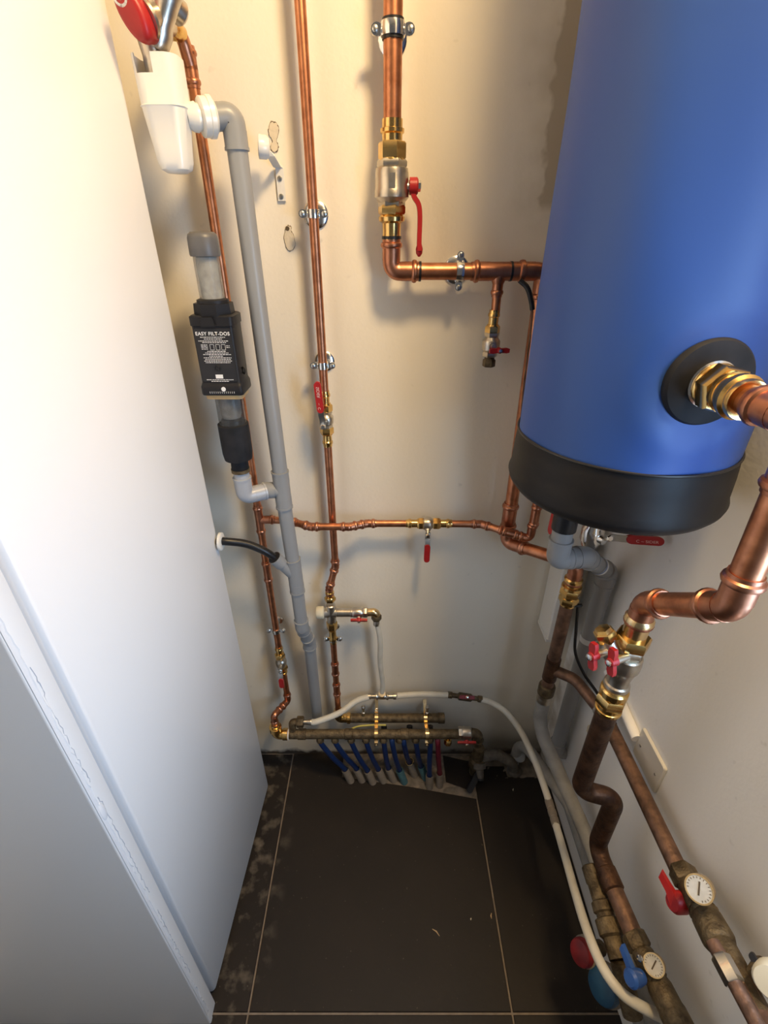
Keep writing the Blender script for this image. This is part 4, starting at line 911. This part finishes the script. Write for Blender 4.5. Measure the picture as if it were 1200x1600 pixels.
og = thing('old_floor_pipe', 'grimy grey pipe running from the drain fitting to the back corner', 'pipe', tuple(atz(800, 1200, 0)))
MB().tube(fillet([V((oc.x, oc.y, .075)), atz(775, 1178, .075), atz(800, 1190, .06), atz(803, 1204, .0)], .04, 8), .0165, 16).build('pipe', 'pe_grime', og)
MB().lathe(atz(803, 1205, .0), Z, [(0, .023), (.008, .024), (.014, .019)], 18).build('floor_collar', 'pe_grime', og)
MB().lathe(atz(812, 1181, .07), V((-.3, -.75, .55)), [(-.02, .017), (.008, .0175), (.010, .015), (.0105, .002)], 20).build('end_cap', 'pvc', og)
# floor litter
for i, (u, v, ln, an, lb) in enumerate(((681, 1457, .022, -.7, 'small curved wood splinter lying on the dark floor tile'), (768, 1431, .012, 1.4, 'tiny pale splinter beside the right grout line'), (736, 1436, .005, 1.2, 'tiny pale crumb on the middle of the dark tile'), (802, 1234, .008, 1.2, 'small white crumb near the corner drain fittings'))):
    p = atz(u, v, .0018); d = V((math.cos(an), math.sin(an), 0)); n = V((-d.y, d.x, 0))
    o = MB().tube([p - d * ln / 2, p + n * ln * .12, p + d * ln / 2], [.0006, .0017, .0007], 6).build('wood_splinter' if i < 2 else 'crumb', 'wood_chip' if i < 2 else 'plaster', None); tag(o, lb, 'debris')

# ================================================================== RETURN MANIFOLD AT THE LOWER RIGHT
def chain(root, a, b, segs, material, name='body', n=20):
    """lathe along a-b, segs = (t, r) with t in 0..1"""
    L = (b - a).length; return MB().lathe(a, b - a, [(t * L, r) for t, r in segs], n).build(name, material, root)
def gauge(root, p, n, r, ang=.6):
    n = n.normalized(); u, w, _ = frame(n, Z)
    o = MB().lathe(p, n, [(-.012, r * .6), (-.010, r * .95), (0, r), (.003, r), (.003, r * .9), (.0015, r * .88)], 32).build('gauge_case', 'brass_pale', root)
    MB().lathe(p, n, [(.001, r * .9), (.0022, r * .9)], 32).build('dial', 'dial', o)
    d = u * math.cos(ang) + w * math.sin(ang); MB().box(p + n * .0024 + d * r * .05, r * .95, .0020, .0008, d, n.cross(d), n).build('needle', 'crack', o)
    m = MB()
    for k in range(16):
        a = math.radians(-130 + k * 260 / 15); e = u * math.cos(a) + w * math.sin(a); m.box(p + n * .0026 + e * r * .76, .0022, .0007, .0005, e, n.cross(e), n)
    m.build('scale_marks', 'crack', o, False)
rt = thing('thermometer_valve', 'old brass valve with red lever and round dial on the right wall pipe', 'valve', tuple(atx(1090, 1400, .485)))
A, B = V((.492, .395, .602)), V((.486, .235, .618))
A = atx(1066, 1362, .488); B = atx(1150, 1520, .470)
m = MB(); dAB = (B - A).normalized(); LAB = (B - A).length
m.hexn(A, dAB, -.004, .022, .0215); m.lathe(A, dAB, [(.02, .016), (.028, .019), (.05, .0205), (.056, .0185), (.062, .017), (.064, .020)], 22); m.hexn(A, dAB, .062, .072, .021); m.build('body', 'brass_old', rt)
m = MB(); m.lathe(A, dAB, [(.070, .018), (.076, .0215), (.106, .0225), (.112, .0205), (.114, .0185), (.14, .0185), (.15, .0165), (.20, .0165)], 22); m.build('union', 'brass_old', rt)
gc = atx(1093, 1389, .452); gauge(rt, gc, V((-.72, -.40, .62)), .0185, .5)
MB().tube([gc - V((-.72, -.40, .62)) * .010, A + dAB * .035], .009, 12).build('gauge_stem', 'brass_old', rt)
hc = atx(1056, 1408, .455); m = MB(); m.lathe(hc + V((.012, .0, -.004)), V((-.85, -.1, .25)), [(-.012, .0125), (.0, .0155), (.016, .0155), (.021, .012)], 20); tip = atx(1032, 1364, .440)
m.ribbon([hc + V((-.003, 0, .002)), hc + (tip - hc) * .5, tip], V((.3, .3, .9)).normalized(), [.020, .012, .011], .010); m.build('lever', 'red', rt)
m = MB(); q = atx(1136, 1514, .445); dq = atx(1150, 1540, .445) - atx(1122, 1488, .445); m.hexn(q, dq, -.014, .016, .0125); m.build('chrome_nut', 'chrome', rt)
MB().lathe(atx(1121, 1486, .447), dq, [(-.01, .009), (.012, .0095), (.02, .010)], 14).build('side_stub', 'copper_brown', rt)
r2 = thing('copper_return_pipe', 'brown copper pipe leaving the frame at the lower right corner', 'pipe', tuple(atx(1170, 1570, .47)))
MB().tube([B + dAB * -.012, B + dAB * .14], .0165, 18).build('pipe', 'copper_brown', r2)
MB().tube([q + dq.normalized() * .01, q + dq.normalized() * .13], .0095, 14).build('side_pipe', 'copper_brown', r2)
kb2 = thing('cream_knob', 'cream plastic knob cut off by the right edge of the frame', 'knob', tuple(atx(1200, 1530, .47)))
MB().lathe(atx(1206, 1531, .478), V((-.7, -.45, .55)), [(-.014, .014), (-.012, .0185), (.006, .0195), (.010, .017), (.011, .003)], 24).build('cap', 'cream_plastic', kb2)
MB().lathe(atx(1188, 1520, .492), V((-.7, -.45, .55)), [(-.02, .012), (.012, .013)], 16).build('stem', 'brass_old', kb2)
MB().stadium(atx(1172, 1488, .488), atx(1186, 1512, .488), .008, V((-.7, -.4, .6)).normalized(), .006).build('clip', 'black', kb2)
lt = thing('thermometer_valve', 'old brass valve with blue lever and round dial at the lower right', 'valve', tuple(atz(1010, 1500, .42)))
zL = .425
A2, B2 = atz(990, 1462, zL), atz(1040, 1560, zL); d2 = (B2 - A2).normalized()
m = MB(); m.hexn(A2, d2, -.004, .020, .0215); m.lathe(A2, d2, [(.018, .016), (.026, .0195), (.046, .020), (.052, .0175)], 20); m.hexn(A2, d2, .052, .062, .0205); m.lathe(A2, d2, [(.06, .0175), (.07, .021), (.095, .021), (.1, .0225), (.125, .0225), (.13, .018), (.2, .0175)], 20); m.build('body', 'brass_old', lt)
gc = atz(1022, 1508, zL + .035); gauge(lt, gc, V((-.62, -.35, .72)), .0165, .2); MB().tube([gc - V((-.62, -.35, .72)) * .010, A2 + d2 * .034], .008, 12).build('gauge_stem', 'brass_old', lt)
hb_ = atz(992, 1528, zL + .018); m = MB(); m.lathe(hb_, V((-.8, -.2, .4)), [(-.016, .011), (.0, .014), (.010, .014), (.014, .010)], 18); tp2 = atz(972, 1478, zL + .03)
m.ribbon([hb_ + V((-.003, 0, .002)), hb_ + (tp2 - hb_) * .5, tp2], V((.3, .3, .9)).normalized(), [.018, .011, .010], .009); m.build('lever', 'blue_plastic', lt)
MB().lathe(atz(1000, 1497, zL + .03), V((-.5, -.4, .7)), [(-.008, .004), (.002, .005), (.004, .003)], 10).build('screw', 'chrome', lt)
# second parallel stack carrying the red and blue knobs
pv = thing('mixing_stack', 'dark brass fitting stack with red and blue round knobs near the floor', 'valve', tuple(atz(940, 1450, .38)))
zK = .40; S0, S1 = atz(922, 1352, zK), atz(968, 1500, zK - .02)
chain(pv, S0, S1, [(0, .015), (.02, .018), (.2, .018), (.22, .016), (.4, .016), (.42, .020), (.52, .0205), (.54, .017), (.58, .017), (.60, .0225), (.76, .0225), (.79, .018), (1, .018)], 'brass_old')
MB().tube([S1, S1 + V((.01, -.06, -.05))], .017, 16).build('lower_pipe', 'brass_old', pv)
for (u, v, zk, rk, mt, nm) in ((910, 1488, .30, .0235, 'red_dark', 'red_knob'), (944, 1540, .29, .031, 'blue_dark', 'blue_knob')):
    p = atz(u, v, zk); n = V((-.80, -.25, .42)).normalized(); bk = p - n * .055
    MB().tube([bk, p - n * .01], .014, 14).build('stem', 'brass_old', pv)
    o = MB().lathe(p, n, [(-.014, rk * .85), (-.012, rk), (.004, rk), (.009, rk * .92), (.011, rk * .75), (.012, .002)], 28).build(nm, mt, pv, label=nm.replace('_', ' ') + ' with pale rim')
    MB().lathe(p, n, [(-.016, rk * 1.0), (-.015, rk * 1.1), (-.006, rk * 1.1), (-.004, rk * 1.0)], 28).build('rim', 'sleeve', o)
